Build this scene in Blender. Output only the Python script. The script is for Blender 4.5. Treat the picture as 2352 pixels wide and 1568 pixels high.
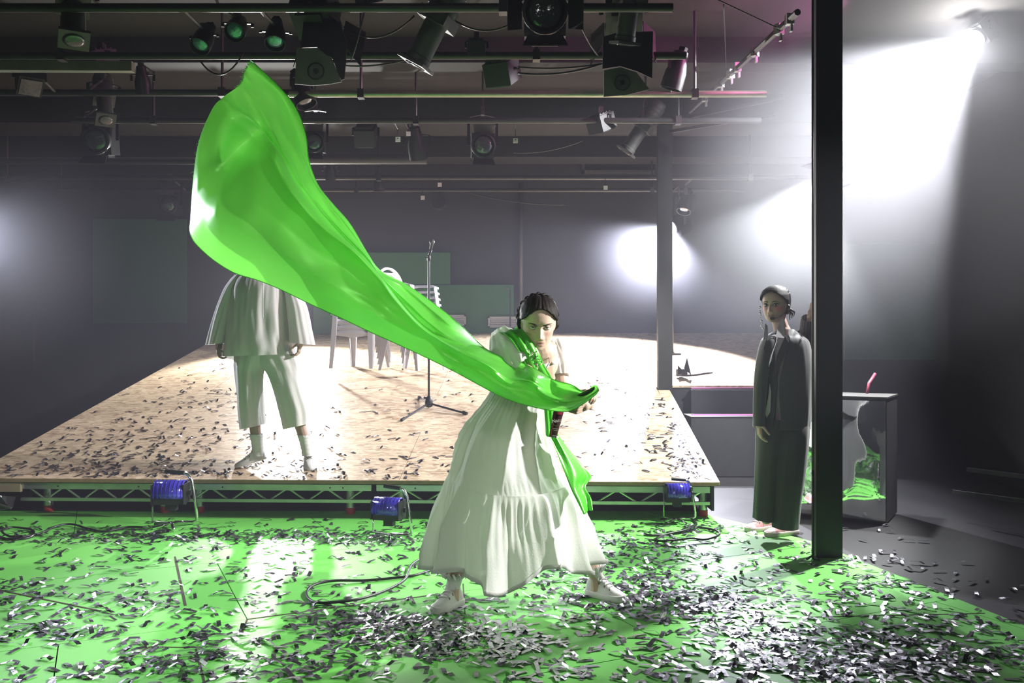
import bpy, bmesh, math, random
import numpy as np
from mathutils import Vector, Matrix, noise

for o in list(bpy.data.objects):
    bpy.data.objects.remove(o, do_unlink=True)
SC = bpy.context.scene
COL = SC.collection
random.seed(7)
R = math.radians

# ------------------------------------------------------------------ camera, world, lights, exposure
F, CX, HY, CZ = 2000.0, 1176.0, 790.0, 1.33          # focal length and centre in pixels of the 2352 x 1568 frame, eye height
cam_d = bpy.data.cameras.new('camera')
cam_d.sensor_width = 36.0
cam_d.lens = F / 2352 * 36.0
cam_d.shift_y = (HY - 784) / 2352
cam_d.clip_end = 100
cam = bpy.data.objects.new('camera', cam_d)
COL.objects.link(cam)
cam.location = (0, 0, CZ)
cam.rotation_euler = (R(90), 0, 0)
SC.camera = cam

SC.view_settings.view_transform = 'Standard'
SC.view_settings.look = 'None'
SC.view_settings.gamma = 1.0
SC.view_settings.use_curve_mapping = False
SC.view_settings.exposure = 0.0
SC.cycles.max_bounces = 5
SC.cycles.diffuse_bounces = 2
SC.cycles.glossy_bounces = 2
SC.cycles.transmission_bounces = 3
SC.cycles.transparent_max_bounces = 6
SC.cycles.volume_bounces = 0
SC.cycles.sample_clamp_indirect = 6.0
SC.cycles.use_adaptive_sampling = True
SC.cycles.adaptive_threshold = 0.03
SC.cycles.use_denoising = True

W = bpy.data.worlds.new('world')
SC.world = W
W.use_nodes = True
nt = W.node_tree
nt.nodes['Background'].inputs[0].default_value = (0.0, 0.0, 0.0, 1)
nt.nodes['Background'].inputs[1].default_value = 0.0
vs = nt.nodes.new('ShaderNodeVolumeScatter')          # theatre haze fills the room
vs.inputs['Color'].default_value = (0.84, 0.84, 1.0, 1)
vs.inputs['Density'].default_value = 0.0075
vs.inputs['Anisotropy'].default_value = 0.1
nt.links.new(vs.outputs[0], nt.nodes['World Output'].inputs['Volume'])


def P(px, py, D):
    return Vector(((px - CX) / F * D, D, CZ - (py - HY) / F * D))


def spot(name, loc, target, power, angle, col=(1, 1, 1), size=0.06, blend=0.35):
    d = bpy.data.lights.new(name, 'SPOT')
    d.energy = power
    d.color = col
    d.spot_size = R(angle)
    d.spot_blend = blend
    d.shadow_soft_size = size
    o = bpy.data.objects.new(name, d)
    COL.objects.link(o)
    o.location = loc
    o.rotation_euler = (Vector(target) - Vector(loc)).to_track_quat('-Z', 'Y').to_euler()
    return o


LAMP1 = P(2232, 98, 6.9)       # side lamp high in the right wing
LAMP2 = P(1876, 418, 7.2)      # side lamp behind the near column
LAMP3 = P(1535, 528, 10.8)      # side lamp behind the far column
LAMPB = P(648, 655, 11.7)      # back lamp on the rear wall, behind the man
LAMP4 = P(-120, 520, 8.2)      # side lamp in the left wing
COOL = (0.90, 0.93, 1.0)
V3 = Vector
spot('wing_spot', LAMP1, LAMP1 + V3((-.74, .04, -.67)), 2200, 80, (0.97, 0.97, 1.0), blend=0.22)
spot('wing_spot', LAMP2, LAMP2 + V3((-.42, -.05, -.90)), 600, 95, (0.95, 0.98, 1.0), blend=0.22)
spot('wing_spot', LAMP3, LAMP3 + V3((-.42, -.34, -.84)), 1900, 118, (0.86, 0.87, 1.0), blend=0.22)
spot('back_spot', LAMPB, (-1.6, 6.5, 0.2), 1250, 105, (1, 0.98, 0.95), blend=0.4)
spot('wing_spot', LAMP4, (-1.0, 5.0, 1.25), 850, 46, (0.82, 0.84, 1.0), blend=0.5)
spot('side_spot', (3.6, 3.7, 2.3), (-0.1, 4.3, 1.15), 1700, 36, (1.0, 0.99, 0.97), size=0.06, blend=0.5)
spot('front_fill', (1.4, -3.0, 3.5), (-0.5, 4.0, 1.5), 240, 32, (1.0, 0.97, 0.92), size=0.25, blend=0.8)  # unseen fill pair added behind the camera to brighten flag and figures
spot('front_fill', (-2.6, -3.0, 3.5), (-0.6, 4.0, 1.5), 240, 32, (1.0, 0.98, 0.96), size=0.25, blend=0.8)
spot('wash_spot', P(1960, -20, 6.1), P(1560, 120, 6.6), 170, 85, (1.0, 0.2, 0.6), size=0.1, blend=0.8)


_pl = bpy.data.lights.new('lamp_spill', 'POINT'); _pl.energy = 90; _pl.shadow_soft_size = 0.05
_po = bpy.data.objects.new('lamp_spill', _pl); COL.objects.link(_po); _po.location = LAMP1 + Vector((-.08, -.03, -.06))
SC.cycles.volume_step_rate = 5.0
SC.cycles.volume_max_steps = 96

# ------------------------------------------------------------------ helpers
class MB:
    """Collects shapes; build() links them as ONE mesh object."""
    def __init__(self):
        self.v, self.f = [], []

    def add(self, vs_, fs):
        n = len(self.v)
        self.v.extend(Vector(a) for a in vs_)
        self.f.extend(tuple(i + n for i in f) for f in fs)
        return self

    def box(self, c, s, rot=None):
        x, y, z = s[0] / 2, s[1] / 2, s[2] / 2
        p = [Vector(q) for q in ((-x, -y, -z), (x, -y, -z), (x, y, -z), (-x, y, -z), (-x, -y, z), (x, -y, z), (x, y, z), (-x, y, z))]
        if rot is not None:
            p = [rot @ q for q in p]
        c = Vector(c)
        return self.add([q + c for q in p], ((0, 3, 2, 1), (4, 5, 6, 7), (0, 1, 5, 4), (1, 2, 6, 5), (2, 3, 7, 6), (3, 0, 4, 7)))

    def hexa(self, p):
        return self.add(p, ((0, 3, 2, 1), (4, 5, 6, 7), (0, 1, 5, 4), (1, 2, 6, 5), (2, 3, 7, 6), (3, 0, 4, 7)))

    def bar(self, a, b, w, h=None, up=(0, 0, 1)):
        a, b = Vector(a), Vector(b)
        d = (b - a).normalized()
        u = Vector(up)
        if abs(d.dot(u)) > .98:
            u = Vector((0, 1, 0))
        s = d.cross(u).normalized() * (w / 2)
        t = s.cross(d).normalized() * ((h or w) / 2)
        return self.hexa([a - s - t, a + s - t, b + s - t, b - s - t, a - s + t, a + s + t, b + s + t, b - s + t])

    def loft(self, rings, closed=True, caps=True):
        n0 = len(self.v)
        m = len(rings[0])
        for r in rings:
            self.v.extend(Vector(q) for q in r)
        for i in range(len(rings) - 1):
            for j in range(m if closed else m - 1):
                k = (j + 1) % m
                self.f.append((n0 + i * m + j, n0 + i * m + k, n0 + (i + 1) * m + k, n0 + (i + 1) * m + j))
        if caps and closed:
            self.f.append(tuple(n0 + j for j in reversed(range(m))))
            e = n0 + (len(rings) - 1) * m
            self.f.append(tuple(e + j for j in range(m)))
        return self

    def tube(self, pts, r, n=8, caps=True):
        pts = [Vector(p) for p in pts]
        rs = r if isinstance(r, (list, tuple)) else [r] * len(pts)
        rings = []
        t0 = (pts[1] - pts[0]).normalized()
        u = t0.orthogonal().normalized()
        for i, p in enumerate(pts):
            a = pts[max(i - 1, 0)]
            b = pts[min(i + 1, len(pts) - 1)]
            t = (b - a)
            t = t.normalized() if t.length > 1e-9 else t0
            u = (u - t * u.dot(t))
            u = u.normalized() if u.length > 1e-6 else t.orthogonal().normalized()
            w = t.cross(u)
            rings.append([p + (u * math.cos(q) + w * math.sin(q)) * rs[i] for q in [2 * math.pi * k / n for k in range(n)]])
        return self.loft(rings, True, caps)

    def lathe(self, prof, n=20, mat=None, caps=True):
        """profile of (radius, height) about local Z"""
        rings = []
        for r, z in prof:
            rg = [Vector((r * math.cos(2 * math.pi * k / n), r * math.sin(2 * math.pi * k / n), z)) for k in range(n)]
            rings.append([mat @ q for q in rg] if mat is not None else rg)
        return self.loft(rings, True, caps)

    def prism(self, pts, t):
        """closed outline pts (3-D, planar) extruded by vector t"""
        t = Vector(t)
        a = [Vector(p) for p in pts]
        n = len(a)
        fs = [tuple(reversed(range(n))), tuple(range(n, 2 * n))]
        fs += [(i, (i + 1) % n, n + (i + 1) % n, n + i) for i in range(n)]
        return self.add(a + [p + t for p in a], fs)

    def ball(self, c, r, n=12, m=8, sc=(1, 1, 1), rot=None):
        rings = []
        for i in range(1, m):
            a = math.pi * i / m
            rg = [Vector((math.sin(a) * math.cos(2 * math.pi * k / n) * sc[0], math.sin(a) * math.sin(2 * math.pi * k / n) * sc[1], -math.cos(a) * sc[2])) * r for k in range(n)]
            rings.append([(rot @ q if rot is not None else q) + Vector(c) for q in rg])
        n0 = len(self.v)
        self.loft(rings, True, False)
        e = len(self.v)
        b = Vector((0, 0, -r * sc[2])); t = Vector((0, 0, r * sc[2]))
        if rot is not None:
            b, t = rot @ b, rot @ t
        self.v += [b + Vector(c), t + Vector(c)]
        for k in range(n):
            self.f.append((e, n0 + (k + 1) % n, n0 + k))
            self.f.append((e + 1, n0 + (m - 2) * n + k, n0 + (m - 2) * n + (k + 1) % n))
        return self

    def build(self, name, mat, parent=None, smooth=False, local=False, auto=None):
        me = bpy.data.meshes.new(name)
        off = Vector((0, 0, 0))
        if parent is not None and not local:
            off = world_loc(parent)
        me.from_pydata([tuple(q - off) for q in self.v], [], self.f)
        me.update()
        if smooth:
            me.polygons.foreach_set('use_smooth', [True] * len(me.polygons))
        if mat is not None:
            me.materials.append(mat)
        o = bpy.data.objects.new(name, me)
        COL.objects.link(o)
        if parent is not None:
            o.parent = parent
        if auto is not None:
            bm = bmesh.new(); bm.from_mesh(me)
            for e in bm.edges:
                if len(e.link_faces) == 2 and e.calc_face_angle(0) > R(auto):
                    e.smooth = False
            bm.to_mesh(me); bm.free()
        return o


def world_loc(o):
    l = Vector((0, 0, 0))
    while o is not None:
        l += o.location
        o = o.parent
    return l


def empty(name, loc, label=None, cat=None, group=None):
    o = bpy.data.objects.new(name, None)
    COL.objects.link(o)
    o.location = loc
    o.empty_display_size = 0.1
    return tag(o, label, cat, group)


def tag(o, label=None, cat=None, group=None, kind=None):
    if label: o['label'] = label
    if cat: o['category'] = cat
    if group: o['group'] = group
    if kind: o['kind'] = kind
    return o


def copy_tree(o, parent=None, link_children=True):
    c = o.copy()
    COL.objects.link(c)
    if parent is not None:
        c.parent = parent
    for ch in [k for k in ALLCH(o)]:
        copy_tree(ch, c)
    return c


def ALLCH(o):
    return [k for k in o.children]


def solid(o, t, off=0):
    m = o.modifiers.new('thickness', 'SOLIDIFY')
    m.thickness = t
    m.offset = off
    return o


def subd(o, n=1):
    m = o.modifiers.new('subd', 'SUBSURF')
    m.levels = n
    m.render_levels = n
    return o


def crom(pts, t):
    """Catmull-Rom through list of numpy arrays at t in [0, n-1]"""
    n = len(pts)
    i = min(int(t), n - 2)
    f = t - i
    p0 = pts[max(i - 1, 0)]; p1 = pts[i]; p2 = pts[i + 1]; p3 = pts[min(i + 2, n - 1)]
    return 0.5 * ((2 * p1) + (-p0 + p2) * f + (2 * p0 - 5 * p1 + 4 * p2 - p3) * f * f + (-p0 + 3 * p1 - 3 * p2 + p3) * f ** 3)


def lerp_tab(tab, x):
    """piecewise-linear table [(x, a, b, ...)]"""
    if x <= tab[0][0]:
        return np.array(tab[0][1:], float)
    for p, q in zip(tab, tab[1:]):
        if x <= q[0]:
            f = (x - p[0]) / (q[0] - p[0])
            return np.array(p[1:], float) * (1 - f) + np.array(q[1:], float) * f
    return np.array(tab[-1][1:], float)


# ------------------------------------------------------------------ materials
def mat(name, col, rough=0.6, metal=0.0, var=0.0, scale=8.0, bump=0.0, bscale=40.0, spec=0.5, sheen=0.0, trans=0.0, emit=None, estr=0.0, coat=0.0, crough=0.05, tcol=None):
    m = bpy.data.materials.new(name)
    m.use_nodes = True
    n = m.node_tree.nodes; l = m.node_tree.links
    b = n['Principled BSDF']
    b.inputs['Base Color'].default_value = (*col, 1)
    b.inputs['Roughness'].default_value = rough
    b.inputs['Metallic'].default_value = metal
    b.inputs['Specular IOR Level'].default_value = spec
    b.inputs['Sheen Weight'].default_value = sheen
    b.inputs['Coat Weight'].default_value = coat
    b.inputs['Coat Roughness'].default_value = crough
    if emit is not None:
        b.inputs['Emission Color'].default_value = (*emit, 1)
        b.inputs['Emission Strength'].default_value = estr
    if var > 0:
        tc = n.new('ShaderNodeTexCoord')
        nz = n.new('ShaderNodeTexNoise'); nz.inputs['Scale'].default_value = scale; nz.inputs['Detail'].default_value = 5
        l.new(tc.outputs['Object'], nz.inputs['Vector'])
        mx = n.new('ShaderNodeMix'); mx.data_type = 'RGBA'
        mx.inputs[6].default_value = (*[c * (1 - var) for c in col], 1)
        mx.inputs[7].default_value = (*[min(1, c * (1 + var)) for c in col], 1)
        l.new(nz.outputs['Fac'], mx.inputs[0])
        l.new(mx.outputs[2], b.inputs['Base Color'])
    if bump > 0:
        tc = n.new('ShaderNodeTexCoord')
        nz = n.new('ShaderNodeTexNoise'); nz.inputs['Scale'].default_value = bscale; nz.inputs['Detail'].default_value = 4
        l.new(tc.outputs['Object'], nz.inputs['Vector'])
        bp = n.new('ShaderNodeBump'); bp.inputs['Strength'].default_value = bump; bp.inputs['Distance'].default_value = 0.01
        l.new(nz.outputs['Fac'], bp.inputs['Height'])
        l.new(bp.outputs[0], b.inputs['Normal'])
    if trans > 0:
        tr = n.new('ShaderNodeBsdfTranslucent')
        tr.inputs['Color'].default_value = (*(tcol or col), 1)
        ms = n.new('ShaderNodeMixShader'); ms.inputs[0].default_value = trans
        l.new(b.outputs[0], ms.inputs[1]); l.new(tr.outputs[0], ms.inputs[2])
        l.new(ms.outputs[0], n['Material Output'].inputs['Surface'])
    return m


def osb_material():
    m = bpy.data.materials.new('strand_board')
    m.use_nodes = True
    n = m.node_tree.nodes; l = m.node_tree.links
    b = n['Principled BSDF']
    tc = n.new('ShaderNodeTexCoord')
    cols = []
    prev = None
    for k, (rz, sc) in enumerate(((25, 14), (-40, 17), (80, 15))):
        mp = n.new('ShaderNodeMapping'); mp.inputs['Rotation'].default_value = (0, 0, R(rz)); mp.inputs['Scale'].default_value = (1, 2.6, 1)
        l.new(tc.outputs['Object'], mp.inputs[0])
        nz = n.new('ShaderNodeTexNoise'); nz.inputs['Scale'].default_value = 6; nz.inputs['Detail'].default_value = 2
        l.new(mp.outputs[0], nz.inputs['Vector'])
        ad = n.new('ShaderNodeMixRGB'); ad.blend_type = 'ADD'; ad.inputs[0].default_value = 0.12
        l.new(mp.outputs[0], ad.inputs[1]); l.new(nz.outputs['Color'], ad.inputs[2])
        vo = n.new('ShaderNodeTexVoronoi'); vo.inputs['Scale'].default_value = sc
        l.new(ad.outputs[0], vo.inputs['Vector'])
        sp = n.new('ShaderNodeSeparateColor'); l.new(vo.outputs['Color'], sp.inputs[0])
        rp = n.new('ShaderNodeValToRGB')
        e = rp.color_ramp.elements
        e[0].position = 0.0; e[0].color = (0.30, 0.20, 0.12, 1)
        e[1].position = 1.0; e[1].color = (0.66, 0.53, 0.37, 1)
        q = e.new(0.25); q.color = (0.47, 0.35, 0.23, 1)
        q = e.new(0.6); q.color = (0.57, 0.44, 0.30, 1)
        l.new(sp.outputs[0], rp.inputs[0])
        if prev is None:
            prev = rp.outputs[0]; first = vo
        else:
            mx = n.new('ShaderNodeMix'); mx.data_type = 'RGBA'
            gt = n.new('ShaderNodeMath'); gt.operation = 'GREATER_THAN'; gt.inputs[1].default_value = 0.55
            l.new(sp.outputs[1], gt.inputs[0]); l.new(gt.outputs[0], mx.inputs[0])
            l.new(prev, mx.inputs[6]); l.new(rp.outputs[0], mx.inputs[7])
            prev = mx.outputs[2]
    l.new(prev, b.inputs['Base Color'])
    bp = n.new('ShaderNodeBump'); bp.inputs['Strength'].default_value = 0.25; bp.inputs['Distance'].default_value = 0.004
    l.new(first.outputs['Distance'], bp.inputs['Height']); l.new(bp.outputs[0], b.inputs['Normal'])
    b.inputs['Roughness'].default_value = 0.42
    return m


def green_floor_material():
    m = bpy.data.materials.new('green_floor_paint')
    m.use_nodes = True
    n = m.node_tree.nodes; l = m.node_tree.links
    b = n['Principled BSDF']
    tc = n.new('ShaderNodeTexCoord')
    nz = n.new('ShaderNodeTexNoise'); nz.inputs['Scale'].default_value = 1.4; nz.inputs['Detail'].default_value = 6
    l.new(tc.outputs['Object'], nz.inputs['Vector'])
    mx = n.new('ShaderNodeMix'); mx.data_type = 'RGBA'
    mx.inputs[6].default_value = (0.145, 0.53, 0.085, 1); mx.inputs[7].default_value = (0.18, 0.62, 0.11, 1)
    b.inputs['Specular IOR Level'].default_value = 0.35
    l.new(nz.outputs['Fac'], mx.inputs[0])
    # scuffs: thin darker streaks
    mp = n.new('ShaderNodeMapping'); mp.inputs['Scale'].default_value = (0.8, 7, 1); mp.inputs['Rotation'].default_value = (0, 0, R(25))
    l.new(tc.outputs['Object'], mp.inputs[0])
    wz = n.new('ShaderNodeTexNoise'); wz.inputs['Scale'].default_value = 2.2; wz.inputs['Detail'].default_value = 8; wz.inputs['Roughness'].default_value = 0.7
    l.new(mp.outputs[0], wz.inputs['Vector'])
    rp = n.new('ShaderNodeValToRGB'); e = rp.color_ramp.elements
    e[0].position = 0.66; e[0].color = (1, 1, 1, 1); e[1].position = 0.74; e[1].color = (0.62, 0.66, 0.6, 1)
    l.new(wz.outputs['Fac'], rp.inputs[0])
    mu = n.new('ShaderNodeMix'); mu.data_type = 'RGBA'; mu.blend_type = 'MULTIPLY'; mu.inputs[0].default_value = 1
    l.new(mx.outputs[2], mu.inputs[6]); l.new(rp.outputs[0], mu.inputs[7])
    l.new(mu.outputs[2], b.inputs['Base Color'])
    rr = n.new('ShaderNodeMapRange'); rr.inputs[3].default_value = 0.44; rr.inputs[4].default_value = 0.62
    l.new(nz.outputs['Fac'], rr.inputs[0]); l.new(rr.outputs[0], b.inputs['Roughness'])
    return m


M = {}
M['black_floor'] = mat('black_floor', (0.010, 0.0095, 0.011), 0.55, var=0.4, scale=3, bump=0.05)
M['black_wall'] = mat('black_wall', (0.018, 0.018, 0.021), 0.85, var=0.25, scale=2.5)
M['drape'] = mat('drape', (0.03, 0.03, 0.034), 0.95, var=0.2, scale=3)
M['ceiling'] = mat('ceiling_paint', (0.028, 0.025, 0.024), 0.9, var=0.3, scale=2)
M['beam'] = mat('beam_black', (0.014, 0.014, 0.015), 0.8, var=0.3, scale=4)
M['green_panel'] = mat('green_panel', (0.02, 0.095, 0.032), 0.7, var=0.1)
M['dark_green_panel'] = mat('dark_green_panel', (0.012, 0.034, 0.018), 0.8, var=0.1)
M['black_metal'] = mat('black_metal', (0.018, 0.018, 0.02), 0.45, 0.3, var=0.3, scale=20)
M['black_paint'] = mat('black_paint', (0.02, 0.02, 0.022), 0.5, 0.0, var=0.3, scale=12)
M['grey_metal'] = mat('grey_metal', (0.075, 0.075, 0.073), 0.55, 0.4, var=0.25, scale=18)
M['aluminium'] = mat('aluminium', (0.55, 0.56, 0.55), 0.38, 0.85, var=0.25, scale=9, bump=0.05)
M['chrome'] = mat('chrome', (0.8, 0.8, 0.8), 0.12, 1.0)
M['plate'] = mat('grey_plate', (0.13, 0.13, 0.122), 0.7, var=0.15, scale=30)
M['pipe'] = mat('pipe_steel', (0.05, 0.05, 0.05), 0.4, 0.6, var=0.3, scale=8)
M['pipe_bare'] = mat('pipe_bare', (0.42, 0.42, 0.33), 0.35, 0.7, var=0.25, scale=10)
M['rubber'] = mat('cable_rubber', (0.012, 0.012, 0.013), 0.4)
M['white_board'] = mat('white_board', (0.7, 0.7, 0.68), 0.6, var=0.1)
M['plywood'] = mat('plywood', (0.36, 0.29, 0.2), 0.6, var=0.25, scale=5, bump=0.1)
M['edge_wood'] = mat('edge_wood', (0.30, 0.19, 0.11), 0.7, var=0.3, scale=30)
M['osb'] = osb_material()
M['green_floor'] = green_floor_material()
M['seam'] = mat('dark_seam', (0.05, 0.03, 0.015), 0.9)
M['red_foot'] = mat('red_rubber', (0.4, 0.02, 0.02), 0.6)
M['pink_edge'] = mat('pink_edge', (0.5, 0.13, 0.34), 0.5)
M['foil'] = mat('silver_foil', (0.55, 0.54, 0.60), 0.28, 1.0, bump=0.15, bscale=60)
M['foil_dark'] = mat('grey_foil', (0.38, 0.37, 0.43), 0.24, 1.0, bump=0.15, bscale=60)
M['mirror'] = mat('mirror_film', (0.82, 0.84, 0.83), 0.03, 1.0, bump=0.06, bscale=5)
M['lamp_on'] = mat('lit_lens', (1, 1, 1), 0.3, emit=(0.95, 0.97, 1.0), estr=40)
M['lens'] = mat('glass_lens', (0.10, 0.11, 0.12), 0.06, 0.6, bump=0.6, bscale=22, coat=1.0)
M['lens_cyan'] = mat('cyan_lens', (0.16, 0.38, 0.42), 0.08, 0.5, bump=0.9, bscale=26, coat=1.0)
M['haze'] = bpy.data.materials.new('thick_haze')
M['haze'].use_nodes = True
_n = M['haze'].node_tree.nodes
_n.remove(_n['Principled BSDF'])
_v = _n.new('ShaderNodeVolumeScatter')
_v.inputs['Color'].default_value = (0.90, 0.90, 1.0, 1); _v.inputs['Anisotropy'].default_value = 0.1
_l = M['haze'].node_tree.links
_l.new(_v.outputs[0], _n['Material Output'].inputs['Volume'])
_t = _n.new('ShaderNodeTexCoord')                    # densest in the middle of the ball, fading to nothing at its rim
_len = _n.new('ShaderNodeVectorMath'); _len.operation = 'LENGTH'
_l.new(_t.outputs['Object'], _len.inputs[0])
_mr = _n.new('ShaderNodeMapRange'); _mr.interpolation_type = 'SMOOTHSTEP'
_mr.inputs[1].default_value = 1.0; _mr.inputs[2].default_value = 0.0; _mr.inputs[3].default_value = 0.0; _mr.inputs[4].default_value = 0.14
_l.new(_len.outputs['Value'], _mr.inputs[0]); _l.new(_mr.outputs[0], _v.inputs['Density'])
M['blue_gel'] = mat('blue_gel', (0.05, 0.04, 0.42), 0.15, 0.2, coat=0.6)
M['brass_rim'] = mat('pale_rim', (0.45, 0.42, 0.25), 0.4, 0.6)
# ------------------------------------------------------------------ the room
def structure(name, mb, m, parent=None, **k):
    o = mb.build(name, m, parent, **k)
    if parent is None:
        o['kind'] = 'structure'
    return o


XL, XR, YB, YF, ZC = -7.5, 4.7, 12.35, -4.0, 3.95
floor = structure('floor', MB().box(((XL + XR) / 2, (YB + YF) / 2, -0.06), (XR - XL, YB - YF, 0.1)), M['black_floor'])
structure('wall_back', MB().box(((XL + XR) / 2, YB + .05, ZC / 2 - .0), (XR - XL + .2, 0.1, ZC + .1)), M['black_wall'])
structure('wall_left', MB().box((XL - .05, (YB + YF) / 2, ZC / 2), (0.1, YB - YF, ZC + .1)), M['black_wall'])
wr = structure('wall_right', MB().box((XR + .05, (YB + YF) / 2, ZC / 2), (0.1, YB - YF, ZC + .1)), M['black_wall'])
structure('wall_front', MB().box(((XL + XR) / 2, YF - .05, ZC / 2), (XR - XL + .2, 0.1, ZC + .1)), M['black_wall'])
structure('ceiling', MB().box(((XL + XR) / 2, (YB + YF) / 2, ZC + .05), (XR - XL + .2, YB - YF + .2, 0.1)), M['ceiling'])
for k, (y, h, w) in enumerate(((5.6, .30, .35), (7.55, .22, .25), (9.4, .30, .55), (11.2, .26, .45))):
    structure('trim_%d' % (k + 1), MB().box(((XL + XR) / 2, y, ZC - h / 2), (XR - XL, w, h)), M['beam'])

# ---- green painted floor sheets on the black floor
GREEN = [(-4.6, 3.0), (-4.6, 7.3), (1.35, 7.3), (1.35, 6.95), (1.66, 6.6), (2.0, 6.0), (2.37, 5.05), (2.47, 4.15), (2.3, 3.0)]
GREEN = [(-4.6, 2.6), (-4.6, 6.95), (1.42, 6.95), (1.75, 6.42), (2.02, 5.88), (2.42, 4.14), (2.75, 2.6)]


def clip(poly, a, b):
    """keep the side left of a->b"""
    out = []
    n = len(poly)
    side = lambda p: (b[0] - a[0]) * (p[1] - a[1]) - (b[1] - a[1]) * (p[0] - a[0])
    for i in range(n):
        p, q = poly[i], poly[(i + 1) % n]
        sp, sq = side(p), side(q)
        if sp >= 0:
            out.append(p)
        if (sp >= 0) != (sq >= 0):
            f = sp / (sp - sq)
            out.append((p[0] + (q[0] - p[0]) * f, p[1] + (q[1] - p[1]) * f))
    return out


ang = R(25.3)
ca, sa = math.cos(ang), math.sin(ang)
g0 = (-1.28, 4.21)
U = lambda i, j: (g0[0] + ca * i - sa * j, g0[1] + sa * i + ca * j)
poly0 = list(reversed(GREEN))            # counter-clockwise
area = sum(a[0] * b[1] - b[0] * a[1] for a, b in zip(poly0, poly0[1:] + poly0[:1]))
if area < 0:
    poly0.reverse()
LX, LY, GAP = 2.44, 1.22, 0.0028
for j in range(-4, 6):
    off = (0.0, 0.82, 1.63)[j % 3]
    for i in range(-4, 4):
        x0, x1 = i * LX + off + GAP, (i + 1) * LX + off - GAP
        y0, y1 = j * LY + GAP, (j + 1) * LY - GAP
        cs = [U(x0, y0), U(x1, y0), U(x1, y1), U(x0, y1)]
        pl = poly0
        for a, b in zip(cs, cs[1:] + cs[:1]):
            pl = clip(pl, a, b)
            if len(pl) < 3:
                break
        if len(pl) >= 3:
            MB().prism([(x, y, -0.009) for x, y in pl], (0, 0, 0.009 + random.uniform(-.0006, .0004))).build('floor_panel', M['green_floor'], floor)
# dark open joints that show wider in the photograph


def PF(px, py, z=0.0):
    return P(px, py, F * (CZ - z) / (py - HY))


for a, b, w in (((0, 1355), (232, 1403), .012), ((402, 1278), (426, 1390), .012), ((568, 1422), (1010, 1364), .012), ((568, 1422), (556, 1452), .010),
                ((195, 1560), (345, 1485), .014), ((345, 1485), (440, 1487), .008), ((450, 1490), (470, 1568), .008), ((1770, 1419), (2262, 1408), .007),
                ((1064, 1340), (1068, 1410), .006), ((1700, 1450), (1832, 1568), .006)):
    p, q = PF(*a), PF(*b)
    MB().bar(p + Vector((0, 0, .0008)), q + Vector((0, 0, .0008)), w, 0.0012).build('floor_seam', M['seam'], floor)

# ---- raked stage
PSI = 0.0355
SU = Vector((math.cos(PSI), -math.sin(PSI), 0))
SV = Vector((math.sin(PSI), math.cos(PSI), 0))
S0 = Vector((1.573, 6.58, 0))        # front corner on the column side
SZ0, SM, SW, SD = 0.286, 0.2135, 5.85, 5.62


def stage_pt(a, d, dz=0.0):
    """a metres from the column-side corner towards the far side (0..SW), d metres upstage"""
    p = S0 - SU * a + SV * d
    p.z = SZ0 + SM * d + dz
    return p


def PS(px, py, dz=0.0):
    dx, dzr = (px - CX) / F, -(py - HY) / F
    k = SZ0 + dz - SM * (S0.x * SV.x + S0.y * SV.y)
    t = (k - CZ) / (dzr - SM * (dx * SV.x + SV.y))
    return P(px, py, t)


def on_stage(X, Y, dz=0.0):
    d = (X - S0.x) * SV.x + (Y - S0.y) * SV.y
    return Vector((X, Y, SZ0 + SM * d + dz))


stage = empty('raked_stage', stage_pt(SW / 2, 0), 'raked wooden stage of strand board sheets on aluminium trusses', 'stage')
TH = 0.022
NOTCH = 2.46
g = 0.002
rows = [(0, 1.22), (1.22, 2.44), (2.44, 3.66), (3.66, 4.88), (4.88, SD)]
for r, (d0, d1) in enumerate(rows):
    off = 1.22 if r % 2 else 0.0
    a = -0.0
    cuts = sorted({0.0, SW} | {x for x in (off + 2.44 * k for k in range(-1, 4)) if 0.05 < x < SW - .05})
    for a0, a1 in zip(cuts, cuts[1:]):
        lo0 = a0
        segs = [(a0, a1, d0, d1)]
        if a0 == 0.0 and r == 2:            # the column stands in a notch of this sheet
            segs = [(0.125, a1, d0, d1), (0, .125, d0, 2.615), (0, .125, 2.745, d1)]
        for (b0, b1, e0, e1) in segs:
            top = [stage_pt(b0 + g, e0 + g), stage_pt(b0 + g, e1 - g), stage_pt(b1 - g, e1 - g), stage_pt(b1 - g, e0 + g)]
            MB().prism([p + Vector((0, 0, -TH)) for p in top], (0, 0, TH)).build('strand_board', M['osb'], stage)
# the upstage wing that runs on behind the column
for a0, a1 in ((-1.22, 0.0), (-1.75, -1.22)):
    for d0, d1 in ((2.80, 3.66), (3.66, 4.88), (4.88, SD)):
        top = [stage_pt(a0 + g, d0 + g), stage_pt(a0 + g, d1 - g), stage_pt(a1 - g, d1 - g), stage_pt(a1 - g, d0 + g)]
        MB().prism([p + Vector((0, 0, -TH)) for p in top], (0, 0, TH)).build('strand_board', M['osb'], stage)
MB().prism([stage_pt(x, 2.815, z) for x, z in ((-1.75, -.024), (-.02, -.024), (-.02, -.87), (-1.75, -.87))], SV * 0.02).build('riser_face', M['black_paint'], stage)
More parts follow.
